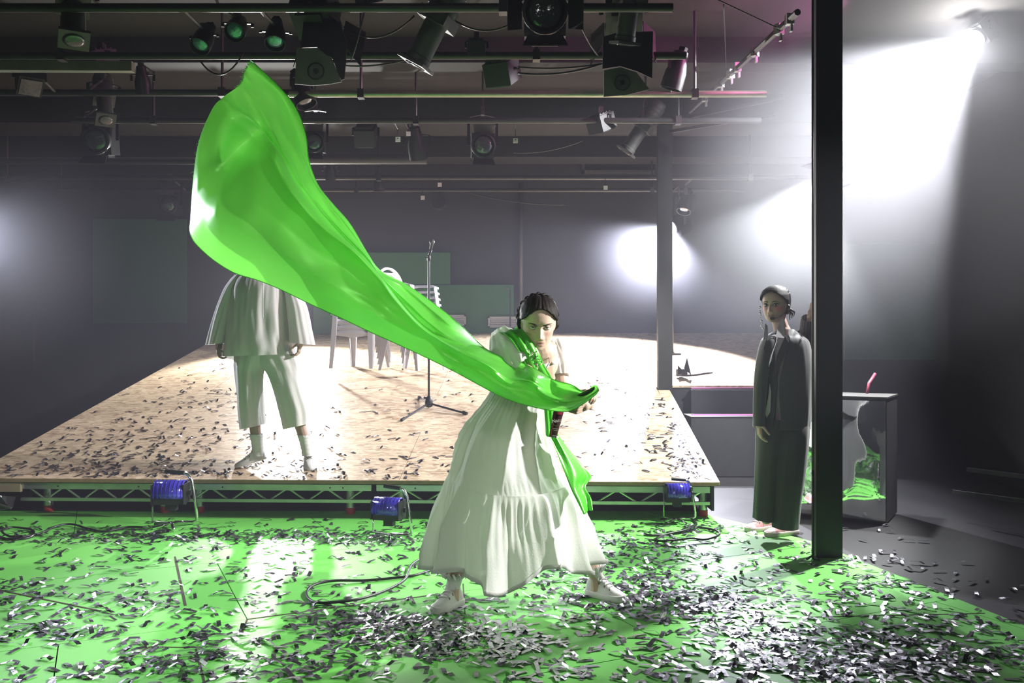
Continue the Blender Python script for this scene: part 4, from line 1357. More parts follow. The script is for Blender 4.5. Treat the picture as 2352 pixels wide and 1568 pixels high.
def shoe(heel, toe, up, h, w, parent, m_upper, m_sole, m_lace, name='shoe', sole=.024, lift=0.0, collar=1.0, toe_cap=None):
    heel, toe = Vector(heel), Vector(toe)
    ax = (toe - heel); L = ax.length; ax.normalize()
    up = (Vector(up) - ax * Vector(up).dot(ax)).normalized()
    sd = ax.cross(up).normalized()
    st_ = [(0.0, .55, .70), (.05, .74, .88), (.15, .80, 1.0), (.3, .80, 1.02), (.42, .86, .93), (.55, .96, .76), (.68, 1.0, .60), (.80, .98, .50), (.90, .82, .43), (.97, .52, .36), (1.0, .25, .26)]
    rings, srings = [], []
    for t, ww, hh in st_:
        c = heel + ax * L * t
        rg = []
        for k in range(18):
            a = math.pi * k / 17
            x = math.copysign(abs(math.cos(a)) ** .55, math.cos(a)); z = math.sin(a) ** (.75 if t > .5 else .9)
            nar = 1 - .38 * z * (1 if t < .55 else .75)
            rg.append(c + sd * x * ww * w * nar + up * (sole * .8 + (hh * h - sole * .8) * z))
        rings.append(rg)
    r_ = empty(name, heel)
    r_.parent = parent
    r_.location = heel - world_loc(parent)
    up_o = MB().loft(rings).build('upper', m_upper, r_, smooth=True, auto=60)
    sr = []
    out = [(t, ww) for t, ww, hh in st_]
    for zz_ in (0.0, .25, .9, 1.0):
        rg = []
        for t, ww in out:
            k = 1.10 if zz_ in (.25, .9) else 1.03
            rg.append(heel + ax * (L * ((t - .5) * (1.03) + .5)) + sd * ww * w * k + up * sole * zz_)
        for t, ww in reversed(out):
            k = 1.10 if zz_ in (.25, .9) else 1.03
            rg.append(heel + ax * (L * ((t - .5) * (1.03) + .5)) - sd * ww * w * k + up * sole * zz_)
        sr.append(rg)
    MB().loft(sr).build('sole', m_sole, r_, smooth=True, auto=50)
    for i in range(5):
        t = .36 + .075 * i
        ww, hh = [float(q) for q in lerp_tab([(a, b, c) for a, b, c in st_], t)]
        c = heel + ax * L * t
        pts_ = []
        for k in range(9):
            a = math.pi * (.22 + .56 * k / 8)
            x = math.copysign(abs(math.cos(a)) ** .55, math.cos(a)); z = math.sin(a) ** .8
            nar = 1 - .38 * z * .9
            pts_.append(c + ax * (.008 * (1 if i % 2 else -1) * (k - 4) / 4) + sd * x * ww * w * nar + up * (sole * .8 + (hh * h - sole * .8) * z + .0025))
        MB().tube(pts_, .0032, 6).build('lace', m_lace, r_, smooth=True)
        for k in (0, 8):
            MB().ball(pts_[k], .0035, 8, 6).build('eyelet', M['grey_metal'], r_, smooth=True)
    # bow
    c = heel + ax * L * .37 + up * (h * .97)
    for sg in (-1, 1):
        MB().tube([c, c + sd * sg * .02 + up * .012, c + sd * sg * .045 - up * .004 + ax * .01, c + sd * sg * .03 - up * .012 + ax * .018, c], .0024, 5).build('lace', m_lace, r_, smooth=True)
    if toe_cap:
        rg2 = []
        for t, ww, hh in st_[-4:]:
            cc = heel + ax * L * t
            rg2.append([cc + sd * math.copysign(abs(math.cos(a)) ** .55, math.cos(a)) * ww * w * (1 - .28 * math.sin(a)) * 1.03 + up * (sole * .8 + (hh * h * 1.04 - sole * .8) * math.sin(a) ** .75) for a in [math.pi * k / 17 for k in range(18)]])
        MB().loft(rg2).build('toe_cap', toe_cap, r_, smooth=True)
    return r_


M['cotton'] = mat('white_cotton', (.80, .79, .77), .85, var=.04, scale=30, bump=.15, bscale=130, trans=.38, tcol=(.72, .74, .68))
M['cotton_thick'] = mat('thick_white_cotton', (.76, .74, .73), .85, var=.05, scale=30, bump=.15, bscale=120, trans=.22, tcol=(.66, .64, .6))
M['white_shoe'] = mat('white_canvas', (.72, .71, .69), .7, var=.05, scale=40)
M['white_sole'] = mat('white_rubber', (.74, .73, .70), .5)
M['pink_shoe'] = mat('pink_canvas', (.52, .27, .27), .8, var=.25, scale=50)
M['pale_sole'] = mat('pale_rubber', (.58, .46, .46), .6)
M['lace'] = mat('lace_white', (.66, .65, .62), .8)
M['suit'] = mat('dark_suit', (.030, .030, .033), .85, var=.2, scale=60, sheen=.3)
M['shirt'] = mat('grey_shirt', (.42, .39, .41), .8, var=.05)
M['satin'] = mat('green_satin', (.13, .62, .06), .38, .32, spec=.6, coat=.5, crough=.34, trans=.36, tcol=(.24, .85, .12))
M['tinsel'] = mat('tinsel', (.85, .86, .9), .12, 1.0)
M['sock'] = mat('white_sock', (.74, .73, .71), .9, bump=.3, bscale=200)


def wr(th, t, seed, a, b):
    """wrinkle noise on a closed ring"""
    return noise.noise(Vector((math.cos(th) * a + seed, math.sin(th) * a, t * b + seed * 1.7)))
# ------------------------------------------------------------------ the woman swinging the flag
lead = empty('person', Vector((P(1200, 1400, 4.4).x, 4.45, 0)), 'braided dark haired person in a tiered white dress lunging with a green sash', 'person')
HC = P(1237, 740, 4.06)
TH_ = Matrix.Translation(HC) @ Matrix.Rotation(R(4), 4, 'Z') @ Matrix.Rotation(R(21), 4, 'X') @ Matrix.Rotation(R(1.5), 4, 'Y') @ Matrix.Scale(1.03, 4)
mb = MB()
mb.loft([[TH_ @ q for q in rg] for rg in head_grid()])
for sx in (-1, 1):
    mb.ball(TH_ @ Vector((sx * .071, .012, -.012)), .03, 12, 10, (.35, .6, 1.0), TH_.to_3x3().normalized())
neck = P(1243, 808, 4.16); chest = P(1232, 848, 4.24); waist = P(1200, 905, 4.38); pelvis = P(1185, 965, 4.46)
shR, shL = P(1158, 792, 4.14), P(1278, 806, 4.30)
capsule(mb, TH_ @ Vector((0, .03, -.05)), neck, .05, .055, 16)
capsule(mb, shR, shL, .05, .048, 14)
capsule(mb, neck, chest, .058, .095, 16, 1.25, (1, 0, 0))
capsule(mb, P(1230, 838, 4.24), waist, .10, .095, 18, 1.25, (1, 0, 0))
capsule(mb, waist, pelvis, .105, .125, 18, 1.25, (1, 0, 0))
hR, hL = P(1155, 985, 4.46), P(1205, 985, 4.50)
def foot_of(heel, toe):
    heel, toe = Vector((heel.x, heel.y, .0015)), Vector((toe.x, toe.y, .0015))
    fl_ = (toe - heel).normalized()
    heel = heel - fl_ * .015; toe = toe + fl_ * .012
    if (toe - heel).length > .285: heel = toe - fl_ * .275
    return heel, toe, fl_, heel + fl_ * .058 + Vector((0, 0, .10))


FTR = foot_of(P(1052, 1394, 4.45), P(1003, 1409, 4.30))
FTL = foot_of(P(1356, 1372, 4.62), P(1428, 1388, 4.50))
aR, aL = FTR[3], FTL[3]
kR, kL = P(1085, 1165, 4.36), P(1278, 1160, 4.47)
for h_, k_, a_ in ((hR, kR, aR), (hL, kL, aL)):
    capsule(mb, h_, k_, .088, .060, 14)
    mid = k_.lerp(a_, .35) + Vector((0, .012, 0))
    capsule(mb, k_, mid, .055, .054, 12)
    capsule(mb, mid, a_, .052, .036, 12)
    capsule(mb, a_, a_ + Vector((0, -.01, -.06)), .036, .034, 10)
# arm reaching across behind the flag; the other arm comes down to the packet
eR, wR = P(1222, 872, 3.98), P(1318, 908, 3.86)
capsule(mb, shR, eR, .046, .038, 12); capsule(mb, eR, wR, .037, .026, 12)
hand(mb, wR, P(1362, 897, 3.80) - wR, (0, -.3, -1), (-.3, -1, .2), .95, (1.1, 1.2, 1.25, 1.3), .9)
eL, wL = P(1292, 888, 4.22), P(1352, 928, 4.0)
capsule(mb, shL, eL, .045, .037, 12); capsule(mb, eL, wL, .036, .026, 12)
hand(mb, wL, P(1288, 946, 3.86) - wL, (-.2, .6, -.9), (-.5, -1, .5), .95, (.7, .8, .95, 1.05), .8)
SKIN = (.56, .40, .31)
LIDTONE = (.47, .32, .26)
bodyL = make_body(mb, lead, face_tone(TH_, SKIN, (.36, .15, .13), (.52, .20, .17), .55), .0034, 2)
eyes_and_brows(TH_, lead, (0, 0, 1.42), (.10, .12, .06), (.02, .015, .012), z0=-.004, lid=1.25, bw=.0027)


def hl(x, y, z):
    # hair: behind the ears, above a rounded hairline
    if y > .03: return z > -.085
    return z > .080 - 11.5 * x * x - max(0, y + .0) * 2.0


hair_cap(TH_, lead, hl, lambda p: .006 + .006 * (1 if p.y > .02 else 0) * max(0, 1 - abs(p.z) / .1), part=True)
pts_ = []
for z in np.linspace(.081, .112, 8):
    pts_.append(TH_ @ Vector((.002, -fF(z) - .0045, z + .0045)))
MB().tube(pts_, .0022, 6).build('hair_parting', mat('scalp', (.30, .21, .16), .7), lead, smooth=True)
# crown braid: three strands wound along an arc from ear to ear
arc = []
for t in np.linspace(-1, 1, 61):
    a = t * R(118)
    arc.append(Vector((.084 * math.sin(a), .046 - .020 * math.cos(a), .010 + .106 * math.cos(a) + (.0 if abs(t) < .8 else 0))))
for s_ in range(3):
    pts_ = []
    for i, p in enumerate(arc):
        ph = i * .46 + s_ * 2 * math.pi / 3
        rad = Vector((p.x, 0, p.z - .01)).normalized()
        pts_.append(TH_ @ (p + rad * (.006 * math.sin(2 * ph) + .004) + Vector((0, .015 * math.sin(ph), 0))))
    MB().tube(pts_, .0075, 8).build('braid_strand', M['hair'], lead, smooth=True)
for sx in (-1, 1):           # low coil behind each ear
    pts_ = [TH_ @ Vector((sx * (.079 + .004 * math.sin(k)), .03 + .010 * math.cos(k * 1.3), .01 - .012 * k)) for k in range(6)]
    MB().tube(pts_, [.014, .017, .018, .016, .013, .008], 8).build('braid_coil', M['hair'], lead, smooth=True)

# ---- dress
upper = [ring_px(893, 1131, 1258, 4.36, .135), ring_px(930, 1105, 1258, 4.40, .165), ring_px(975, 1071, 1260, 4.43, .21), ring_px(1020, 1050, 1268, 4.44, .24), ring_px(1062, 1037, 1286, 4.45, .265), ring_px(1098, 1028, 1304, 4.45, .28)]
seam_dz = lambda th: -.05 * max(0, -math.sin(th)) ** 1.5 - .015 * math.cos(th - .4)


def sharp(x):
    """rounded ridge, narrow valley"""
    return 1 - 2 * abs(math.sin(x)) ** .7


def seam_r(th):
    return 1 + .030 * sharp(5.5 * th + .8 * math.sin(2 * th)) * .5 + .035 * wr(th, 0, 3.1, 2.4, .3)


def fold_u(th, t):
    g_ = max(0, 1 - t / 2.4); w = min(1, t / 5)
    f = seam_r(th) * w + (1 - w)
    f += .028 * g_ * sharp(19 * th + 2 * math.sin(3 * th)) + .075 * math.sin(math.pi * w) * sharp(6.5 * th + 1.3 * math.sin(2 * th + .4) + .35 * t)
    f += math.sin(math.pi * w) * (.07 * wr(th, t, 7.7, 3.0, .45) + .035 * wr(th, t, 9.2, 7, .8))
    f += .014 * max(0, t - 4.2) * sharp(30 * th + 3 * math.sin(4 * th)) * (5.0 - t) * 3
    return f, Vector((0, 0, seam_dz(th) * max(0, t - 1.5) / 3.5))


o = MB().loft(cloth_rings(upper, 280, 9, fold_u), True, False).build('skirt_tier', M['cotton'], lead, smooth=True)
lower = [ring_px(1097, 1028, 1305, 4.45, .283), ring_px(1125, 1016, 1318, 4.45, .30), ring_px(1180, 999, 1336, 4.45, .33), ring_px(1235, 990, 1354, 4.44, .345), ring_px(1288, 984, 1369, 4.43, .355)]


def hem_dz(th):
    # the hem rises at the sides over the bent knees and dips in front
    fr_ = max(0, -math.sin(th))
    return -.012 + .022 * math.sin(5 * th + .6) * (.4 + .6 * fr_) - .045 * math.exp(-((th - R(263)) / .33) ** 2) + .035 * math.exp(-((th - R(300)) / .28) ** 2)


def fold_l(th, t):
    s = t / 4
    e = min(1, s * 3)
    f = seam_r(th) * (1 - .6 * s) + .6 * s + .012 + .020 * (1 - s) * e * sharp(27 * th + 3 * math.sin(4 * th))
    f += .12 * s ** .8 * sharp(5.5 * th + .9 * math.sin(2 * th) + .25 * s) + .05 * s * math.sin(15 * th + 2.0 + 1.5 * math.sin(3 * th))
    f += e * (.08 * wr(th, t, 5.5, 2.4, .3) + .04 * wr(th, t, 1.2, 8, .8))
    return f, Vector((0, 0, seam_dz(th) * max(0, 1 - s * 1.1) + hem_dz(th) * s))


rg = cloth_rings(lower, 300, 9, fold_l)
o = MB().loft(rg, True, False).build('skirt_tier', M['cotton'], lead, smooth=True)
hm = MB()
hm.loft([[p + Vector((0, 0, dz)) + (p - lower[-1][0]).normalized() * e for p in rg[-1]] for dz, e in ((.022, .002), (.0, .003), (0, -.002))], True, False)
hm.build('hem', M['cotton_thick'], lead, smooth=True)
bod = [ring_px(898, 1131, 1259, 4.36, .135), ring_px(872, 1150, 1268, 4.31, .135), ring_px(845, 1165, 1280, 4.26, .13), ring_px(822, 1163, 1284, 4.23, .115)]
MB().loft(cloth_rings(bod, 120, 6, lambda th, t: (1.02 + .02 * wr(th, t, 2.2, 4, 1.0), Vector((0, 0, -.035 * max(0, -math.sin(th)) ** 3 * max(0, t - 2))))), True, False).build('bodice', M['cotton_thick'], lead, smooth=True)
for xs in ((1190, 1186), (1272, 1268)):
    s_ = MB().loft([[P(xs[0] - 8, 838, 4.135), P(xs[0] + 9, 838, 4.15)], [P(xs[0] - 7, 812, 4.165), P(xs[0] + 9, 812, 4.18)], [P(xs[1] - 6, 791, 4.235), P(xs[1] + 9, 792, 4.25)], [P(xs[1] - 6, 800, 4.35), P(xs[1] + 8, 800, 4.36)]], False).build('shoulder_strap', M['cotton_thick'], lead, smooth=True)
    solid(subd(s_, 2), .004)
MB().tube([P(1253, 790, 4.15), P(1259, 812, 4.125), P(1262, 832, 4.11), P(1252, 848, 4.10), P(1240, 852, 4.10)], .0016, 6).build('necklace', M['rubber'], lead, smooth=True)


def sleeve(path, radii, seed, name='sleeve', m='cotton', puff=.05, parent=None, n=80, gather=20):
    path = [Vector(p) for p in path]
    lv = []
    for i, (p, r) in enumerate(zip(path, radii)):
        a = path[max(i - 1, 0)]; b = path[min(i + 1, len(path) - 1)]
        d = (b - a).normalized()
        u = d.cross(Vector((0, 1, .2))).normalized(); w = d.cross(u)
        lv.append((p, u * r, w * r))
    fn = lambda th, t: (1 + puff * wr(th, t, seed, 2.5, .7) + .03 * math.sin(gather * th + seed) * (1 if t < 1 or t > len(path) - 2 else .4), Vector((0, 0, 0)))
    return MB().loft(cloth_rings(lv, n, 7, fn), True, False).build(name, M[m], parent, smooth=True)


dR = (eR - shR)
sleeve([shR - dR * .12 + Vector((0, .02, .03)), shR + dR * .1 + Vector((0, .01, .012)), shR + dR * .38 + Vector((-.01, 0, -.0)), shR + dR * .62 + Vector((-.01, 0, -.01)), shR + dR * .78], [.055, .082, .10, .092, .072], 4.0, parent=lead, puff=.16)
dL = (eL - shL)
sleeve([shL - dL * .15 + Vector((-.01, .0, .02)), shL + dL * .15, shL + dL * .5 + Vector((.004, 0, 0)), shL + dL * .75], [.048, .060, .062, .058], 7.0, parent=lead, puff=.12)

# ---- sash over the shoulder, with tinsel, and its tail at the hip
sl = [((1134, 792, 4.34), (1170, 768, 4.36)), ((1140, 772, 4.22), (1188, 752, 4.22)), ((1150, 764, 4.06), (1206, 756, 4.08)), ((1172, 778, 3.99), (1222, 778, 4.02)), ((1192, 806, 3.98), (1238, 808, 4.02)),
      ((1208, 836, 4.00), (1250, 836, 4.05)), ((1226, 864, 4.05), (1268, 868, 4.12)), ((1244, 896, 4.12), (1280, 905, 4.22)), ((1250, 940, 4.20), (1276, 950, 4.28)), ((1254, 1000, 4.24), (1282, 1004, 4.30))]
rgs = []
for i, (a, b) in enumerate(sl):
    row = []
    for j in range(15):
        t = j / 14
        p = P(*a).lerp(P(*b), t)
        p += Vector((0, -.012 * math.sin(math.pi * t) - .008 * math.sin(5.2 * t * math.pi + i * .5), .004 * math.sin(4 * math.pi * t + i)))
        row.append(np.array(p))
    rgs.append(row)
fine = []
for i in range(9 * 6 + 1):
    t = i / 6
    fine.append([Vector(crom([rgs[k][j] for k in range(10)], t)) for j in range(15)])
o = MB().loft(fine, False).build('sash', M['satin'], lead, smooth=True)
solid(o, .003)
tail = [((1262, 1000, 4.22), (1284, 1002, 4.26)), ((1276, 1030, 4.20), (1308, 1034, 4.28)), ((1288, 1062, 4.18), (1340, 1070, 4.30)), ((1300, 1092, 4.17), (1358, 1094, 4.32)), ((1312, 1124, 4.17), (1344, 1118, 4.30)), ((1326, 1152, 4.17), (1356, 1140, 4.27)), ((1340, 1180, 4.17), (1361, 1170, 4.24))]
rgs = [[np.array(P(*a).lerp(P(*b), j / 12) + Vector((0, .02 * math.sin(2.4 * math.pi * j / 12 + i * .6), 0))) for j in range(13)] for i, (a, b) in enumerate(tail)]
fine = [[Vector(crom([rgs[k][j] for k in range(7)], i / 5)) for j in range(13)] for i in range(31)]
solid(MB().loft(fine, False).build('sash_tail', M['satin'], lead, smooth=True), .002)
tn = MB()
for k in range(34):
    q = P(1219 + random.uniform(-7, 15) + k * .35, 806 + k * 1.35, 3.975 + .0022 * k)
    e = q + Vector((random.uniform(-.02, .02), random.uniform(-.015, .0), random.uniform(-.025, .02)))
    tn.tube([q, q.lerp(e, .5) + Vector((.006, -.006, .004)), e], [.0022, .003, .001], 4)
tn.build('tinsel_brooch', M['tinsel'], lead)['kind'] = 'stuff'

# ---- socks and shoes
for ft_, k_ in ((FTR, kR), (FTL, kL)):
    heel, toe, fl_, top_ = ft_
    shoe(heel, toe, (0, 0, 1), .105, .047, lead, M['white_shoe'], M['white_sole'], M['lace'], sole=.032)
    up_ = (k_ - top_).normalized()
    lv = []
    for t, r in ((-.03, .036), (.01, .038), (.04, .040), (.06, .052), (.075, .058), (.066, .066)):
        lv.append((top_ + up_ * t, Vector((r, 0, 0)), Vector((0, r, 0))))
    MB().loft(cloth_rings(lv, 72, 4, lambda th, t: (1 + (.10 * math.sin(14 * th) + .12 * wr(th, t, 4, 3, 1)) * max(0, t - 1.6) / 2.5, Vector((0, 0, .008 * math.sin(14 * th + 1) * max(0, t - 3))))), True, False).build('ruffled_sock', M['sock'], lead, smooth=True)

# ---- dark red packet held under the fist
pk = [(1271, 940, 3.90), (1296, 942, 3.90), (1278, 1006, 3.93), (1261, 1003, 3.93)]
packet = empty('packet', P(1278, 972, 3.91), 'dark red snack packet hanging from her hand below the flag', 'packet')
g4 = [P(*q) for q in pk]
rows_ = []
for i in range(9):
    t = i / 8
    l_, r_ = g4[0].lerp(g4[3], t), g4[1].lerp(g4[2], t)
    fat = .014 * math.sin(math.pi * min(1, t * 1.0)) + .002
    rows_.append([l_.lerp(r_, s) + Vector((0, sg * fat * math.sin(math.pi * min(1, max(0, s))) , 0)) for s, sg in [(k / 8, -1) for k in range(9)] + [(1 - k / 8, 1) for k in range(1, 8)]])
pm_ = mat('packet_film', (.045, .012, .018), .3, coat=.6, bump=.3, bscale=40)
MB().loft(rows_).build('pouch', pm_, packet, smooth=True)
rows2 = [[g4[0].lerp(g4[3], t).lerp(g4[1].lerp(g4[2], t), s) + Vector((0, -.0155 * math.sin(math.pi * t) * math.sin(math.pi * s) - .0035, 0)) for s in (.12, .18, .24, .3)] for t in np.linspace(.08, .95, 9)]
MB().loft(rows2, False).build('red_stripe', mat('packet_red', (.38, .03, .07), .35), packet, smooth=True)['label'] = 'crimson stripe down the packet'
rows2 = [[g4[0].lerp(g4[3], t).lerp(g4[1].lerp(g4[2], t), s) + Vector((0, -.0155 * math.sin(math.pi * t) * math.sin(math.pi * s) - .0035, 0)) for s in np.linspace(.1, .9, 6)] for t in np.linspace(.02, .16, 4)]
MB().loft(rows2, False).build('red_top', bpy.data.materials['packet_red'], packet, smooth=True)
M['pack_green'] = mat('packet_green', (.10, .32, .06), .5); M['pack_white'] = mat('packet_print', (.7, .7, .66), .5)


def text3(body, loc, size, m, parent, name='lettering', rot=None):
    c = bpy.data.curves.new(name, 'FONT'); c.body = body; c.size = size; c.align_x = 'CENTER'; c.align_y = 'CENTER'; c.extrude = .0003
    c.materials.append(m)
    o = bpy.data.objects.new(name, c); COL.objects.link(o)
    dg = bpy.context.evaluated_depsgraph_get()
    me = bpy.data.meshes.new_from_object(o.evaluated_get(dg))
    bpy.data.objects.remove(o)
    o = bpy.data.objects.new(name, me); COL.objects.link(o)
    o.parent = parent
    o.location = Vector(loc) - world_loc(parent)
    o.rotation_euler = rot or (R(90), 0, 0)
    return o


text3('Natu', P(1279, 966, 3.885), .022, M['pack_white'], packet, rot=(R(90), R(-8), R(8)))
MB().tube([P(1279 + 10 * math.cos(a), 967 + 11 * math.sin(a), 3.888) for a in np.linspace(.3, 2.9, 14)], .0008, 4).build('logo_ring', M['pack_green'], packet)
for k, (x0, x1, y) in enumerate(((1270, 1285, 984), (1271, 1284, 988), (1269, 1279, 1000))):
    MB().bar(P(x0, y, 3.893 + .001 * k), P(x1, y + 1, 3.893 + .001 * k), .001, .0016).build('print_line', M['pack_white'], packet)

# ------------------------------------------------------------------ the flag
ST = [
    [(1372, 903, 0), (1376, 897, -.012), (1374, 889, -.015), (1368, 884, -.005), (1360, 886, .015), (1357, 892, .02)],
    [(1340, 927, 0), (1342, 921, -.02), (1344, 914, -.025), (1344, 908, .02), (1342, 903, .04), (1340, 900, .05)],
    [(1305, 944, 0), (1303, 934, -.04), (1302, 925, -.05), (1302, 915, .02), (1308, 898, .09), (1314, 884, .10)],
    [(1258, 941, 0), (1258, 926, -.05), (1260, 908, -.06), (1264, 902, .05), (1270, 886, .13), (1274, 873, .13)],
    [(1205, 929, 0), (1207, 908, -.05), (1213, 882, -.07), (1222, 872, -.06), (1232, 860, .02), (1238, 852, .16)],
    [(1155, 912, 0), (1160, 890, -.05), (1164, 872, -.07), (1176, 858, .06), (1185, 842, .16), (1192, 830, .18)],
    [(1110, 889, 0), (1117, 866, -.05), (1121, 842, -.07), (1130, 834, .05), (1138, 824, .14), (1148, 814, .18)],
    [(1048, 855, 0), (1056, 836, -.04), (1062, 814, -.06), (1078, 806, -.05), (1094, 797, .06), (1112, 798, .18)],
    [(988, 825, 0), (998, 806, -.04), (1008, 783, -.06), (1020, 780, .0), (1038, 760, .06), (1054, 743, .14)],
    [(915, 791, 0), (935, 768, -.05), (960, 748, -.07), (966, 740, .03), (985, 716, .08), (1000, 700, .15)],
    [(850, 762, 0), (878, 728, -.06), (905, 690, -.08), (912, 682, .04), (926, 664, .10), (938, 656, .16)],
    [(785, 731, 0), (822, 690, -.06), (868, 640, -.07), (874, 634, .0), (872, 630, .05), (874, 622, .10)],
    [(715, 699, .02), (760, 645, -.06), (806, 575, -.09), (838, 590, -.01), (846, 588, .04), (845, 583, .08)],
    [(650, 667, .05), (690, 600, -.04), (742, 525, -.10), (776, 530, .0), (796, 522, .05), (804, 514, .09)],
    [(592, 643, .10), (628, 555, -.02), (690, 468, -.10), (722, 470, .0), (750, 462, .06), (766, 470, .10)],
    [(540, 627, .15), (572, 520, .0), (652, 412, -.09), (684, 420, .0), (712, 408, .07), (730, 424, .11)],
    [(495, 600, .20), (520, 490, .02), (625, 352, -.06), (656, 372, .0), (686, 352, .08), (709, 366, .12)],
    [(462, 572, .23), (482, 450, .03), (590, 312, .04), (628, 324, .03), (664, 300, .09), (703, 312, .13)],
    [(442, 548, .24), (460, 420, .05), (540, 268, -.03), (598, 270, .05), (640, 240, .10), (682, 252, .14)],
    [(436, 520, .24), (450, 380, .06), (500, 240, .0), (572, 232, .06), (608, 195, .11), (645, 203, .15)],
    [(444, 496, .23), (452, 345, .08), (492, 245, .03), (551, 194, .08), (562, 165, .12), (576, 138, .15)],
]
D0 = lambda u: 3.60 + .40 * u                      # further away towards the free end
flag = empty('flag', P(1366, 895, 3.62), 'long bright green satin flag streaming across the stage from her hand', 'flag')
NS, NK = len(ST), 6
NU, NV = 260, 110
pts3 = [[np.array([px, py, D0(i / (NS - 1)) + dd * (1 + .9 * min(1, max(0, (i / (NS - 1) - .18) / .15)))]) for (px, py, dd) in row] for i, row in enumerate(ST)]
FOLDS = [(.44, .38, .055, .05, .22, .97), (.70, .62, .050, .045, .30, 1.0), (.20, .16, .035, .06, .40, .92), (.30, .27, -.03, .05, .45, .85), (.86, .84, .03, .04, .35, .9)]
rows_ = []
for iu in range(NU + 1):
    u = (NS - 1) * iu / NU
    cp = [crom([pts3[i][k] for i in range(NS)], u) for k in range(NK)]
    row = []
    for iv in range(NV + 1):
        v = (NK - 1) * iv / NV
        q = crom(cp, v)
        un, vn = iu / NU, iv / NV
        amp = min(1, 4 * un) * min(1, vn * 6 + .3) * min(1, (1 - vn) * 6 + .3)
        w_ = .024 * math.sin(9 * vn + 5 * un + 2 * noise.noise(Vector((un * 4, vn * 3, 0.3)))) * (un > .45) * min(1, (un - .45) * 4)
        w_ += .055 * noise.noise(Vector((un * 7 + vn * 2.2, vn * 4.5 - un * 3.0, 2.2))) * (.35 + .65 * un)
        w_ += .020 * noise.noise(Vector((un * 18 + vn * 6, vn * 9 - un * 8, 5.1)))
        # crisp folds running with the length of the cloth
        for v0, v1, a_, sg, u0, u1 in FOLDS:
            if u0 < un < u1:
                vc = v0 + (v1 - v0) * (un - u0) / (u1 - u0)
                e_ = min(1, (un - u0) / .10, (u1 - un) / .10)
                w_ -= a_ * e_ * math.exp(-abs(vn - vc) / sg)
        # pockets near the hand and a cross fold near the free end
        w_ += .040 * math.sin(2 * math.pi * (un - .10) / .115) * min(1, max(0, vn - .40) * 5) * min(1, max(0, un - .06) * 12) * min(1, max(0, .46 - un) * 10)
        uc = .835 + .10 * (vn - .25) ** 2
        w_ += .075 * (1 / (1 + math.exp(-(un - uc) / .006)) - .5) * math.exp(-((un - uc) / .085) ** 2) * min(1, max(0, vn - .08) * 9) * min(1, max(0, .60 - vn) * 6)
        w_ += .13 / (1 + math.exp(-(vn - .50 + .06 * (un - .85) / .15) / .012)) * min(1, max(0, un - .74) * 7)
        uc = .70 + .12 * vn
        w_ += .040 * (1 / (1 + math.exp(-(un - uc) / .012)) - .5) * math.exp(-((un - uc) / .06) ** 2) * min(1, max(0, vn - .12) * 7) * min(1, max(0, .45 - vn) * 7)
        row.append(P(q[0], q[1], q[2] + w_ * amp))
    rows_.append(row)
o = MB().loft(rows_, False, False).build('cloth', M['satin'], flag, smooth=True)
# rolled hem along the long edges and frayed threads on the free end
for iv in (0, NV):
    MB().tube([rows_[i][iv] for i in range(0, NU + 1, 3)], .0022, 5).build('edge_stitching', M['satin'], flag, smooth=True)
fz = MB()
for k in range(150):
    iv = random.randrange(0, NV)
    if 0.25 < iv / NV < .55: continue
    p = rows_[NU][iv].lerp(rows_[NU][iv + 1], random.random())
    d = Vector((-random.uniform(.2, 1), random.uniform(-.5, .5), random.uniform(-.6, .7))) * random.uniform(.006, .022)
    fz.tube([p + Vector((.003, 0, 0)), p + d * .5 + Vector((0, 0, .003)), p + d], [.0012, .0009, .0004], 4)
fz.build('frayed_threads', M['satin'], flag)['kind'] = 'stuff'
pole_a, pole_b = P(1300, 925, 3.74), P(1369, 892, 3.60)
MB().tube([pole_a, pole_b], .011, 10).build('stick', M['black_metal'], flag, smooth=True, auto=40)
# ------------------------------------------------------------------ the man on the stage, head behind the flag
YM = 7.0
fR = PS(706, 1046)
man = empty('person', PS(630, 1075), 'person in loose white shirt and cropped trousers, head hidden by the flag', 'person')
mb = MB()
HCm = P(602, 588, YM)
TM = Matrix.Translation(HCm) @ Matrix.Rotation(R(6), 4, 'X')
mb.loft([[TM @ q for q in rg] for rg in head_grid(60, 80)])
for sx in (-1, 1):
    mb.ball(TM @ Vector((sx * .071, .012, -.012)), .03, 12, 10, (.35, .6, 1.0))
nk = P(601, 622, YM + .03)
s1, s2 = P(543, 650, YM + .02), P(660, 650, YM + .02)
capsule(mb, TM @ Vector((0, .03, -.06)), nk + Vector((0, 0, -.05)), .055, .06, 14)
capsule(mb, s1, s2, .06, .06, 14)
capsule(mb, P(601, 668, YM), P(603, 745, YM), .125, .115, 18, 1.3, (1, 0, 0))
capsule(mb, P(603, 745, YM), P(607, 805, YM), .115, .13, 18, 1.25, (1, 0, 0))
for sh, el, wr_, hd_ in ((s1, P(512, 722, YM + .02), P(503, 790, YM - .06), 1), (s2, P(692, 722, YM + .02), P(690, 784, YM - .06), -1)):
    capsule(mb, sh, el, .05, .042, 12); capsule(mb, el, wr_, .04, .029, 12)
    hand(mb, wr_, (.10 * hd_, -.25, -1), (hd_, .1, 0), (0, -1, -.2), 1.0, (.7, .85, .95, 1.0), .7)
legs = ((P(575, 822, YM), P(577, 905, YM - .03), P(588, 1000, YM)), (P(637, 822, YM), P(668, 905, YM - .03), P(697, 1002, YM)))
for h_, k_, a_ in legs:
    capsule(mb, h_, k_, .09, .062, 14); capsule(mb, k_, a_, .058, .042, 12)
aM1, aM2 = P(594, 1040, YM), P(707, 1036, YM)
capsule(mb, legs[0][2], aM1, .042, .036, 10); capsule(mb, legs[1][2], aM2, .042, .036, 10)
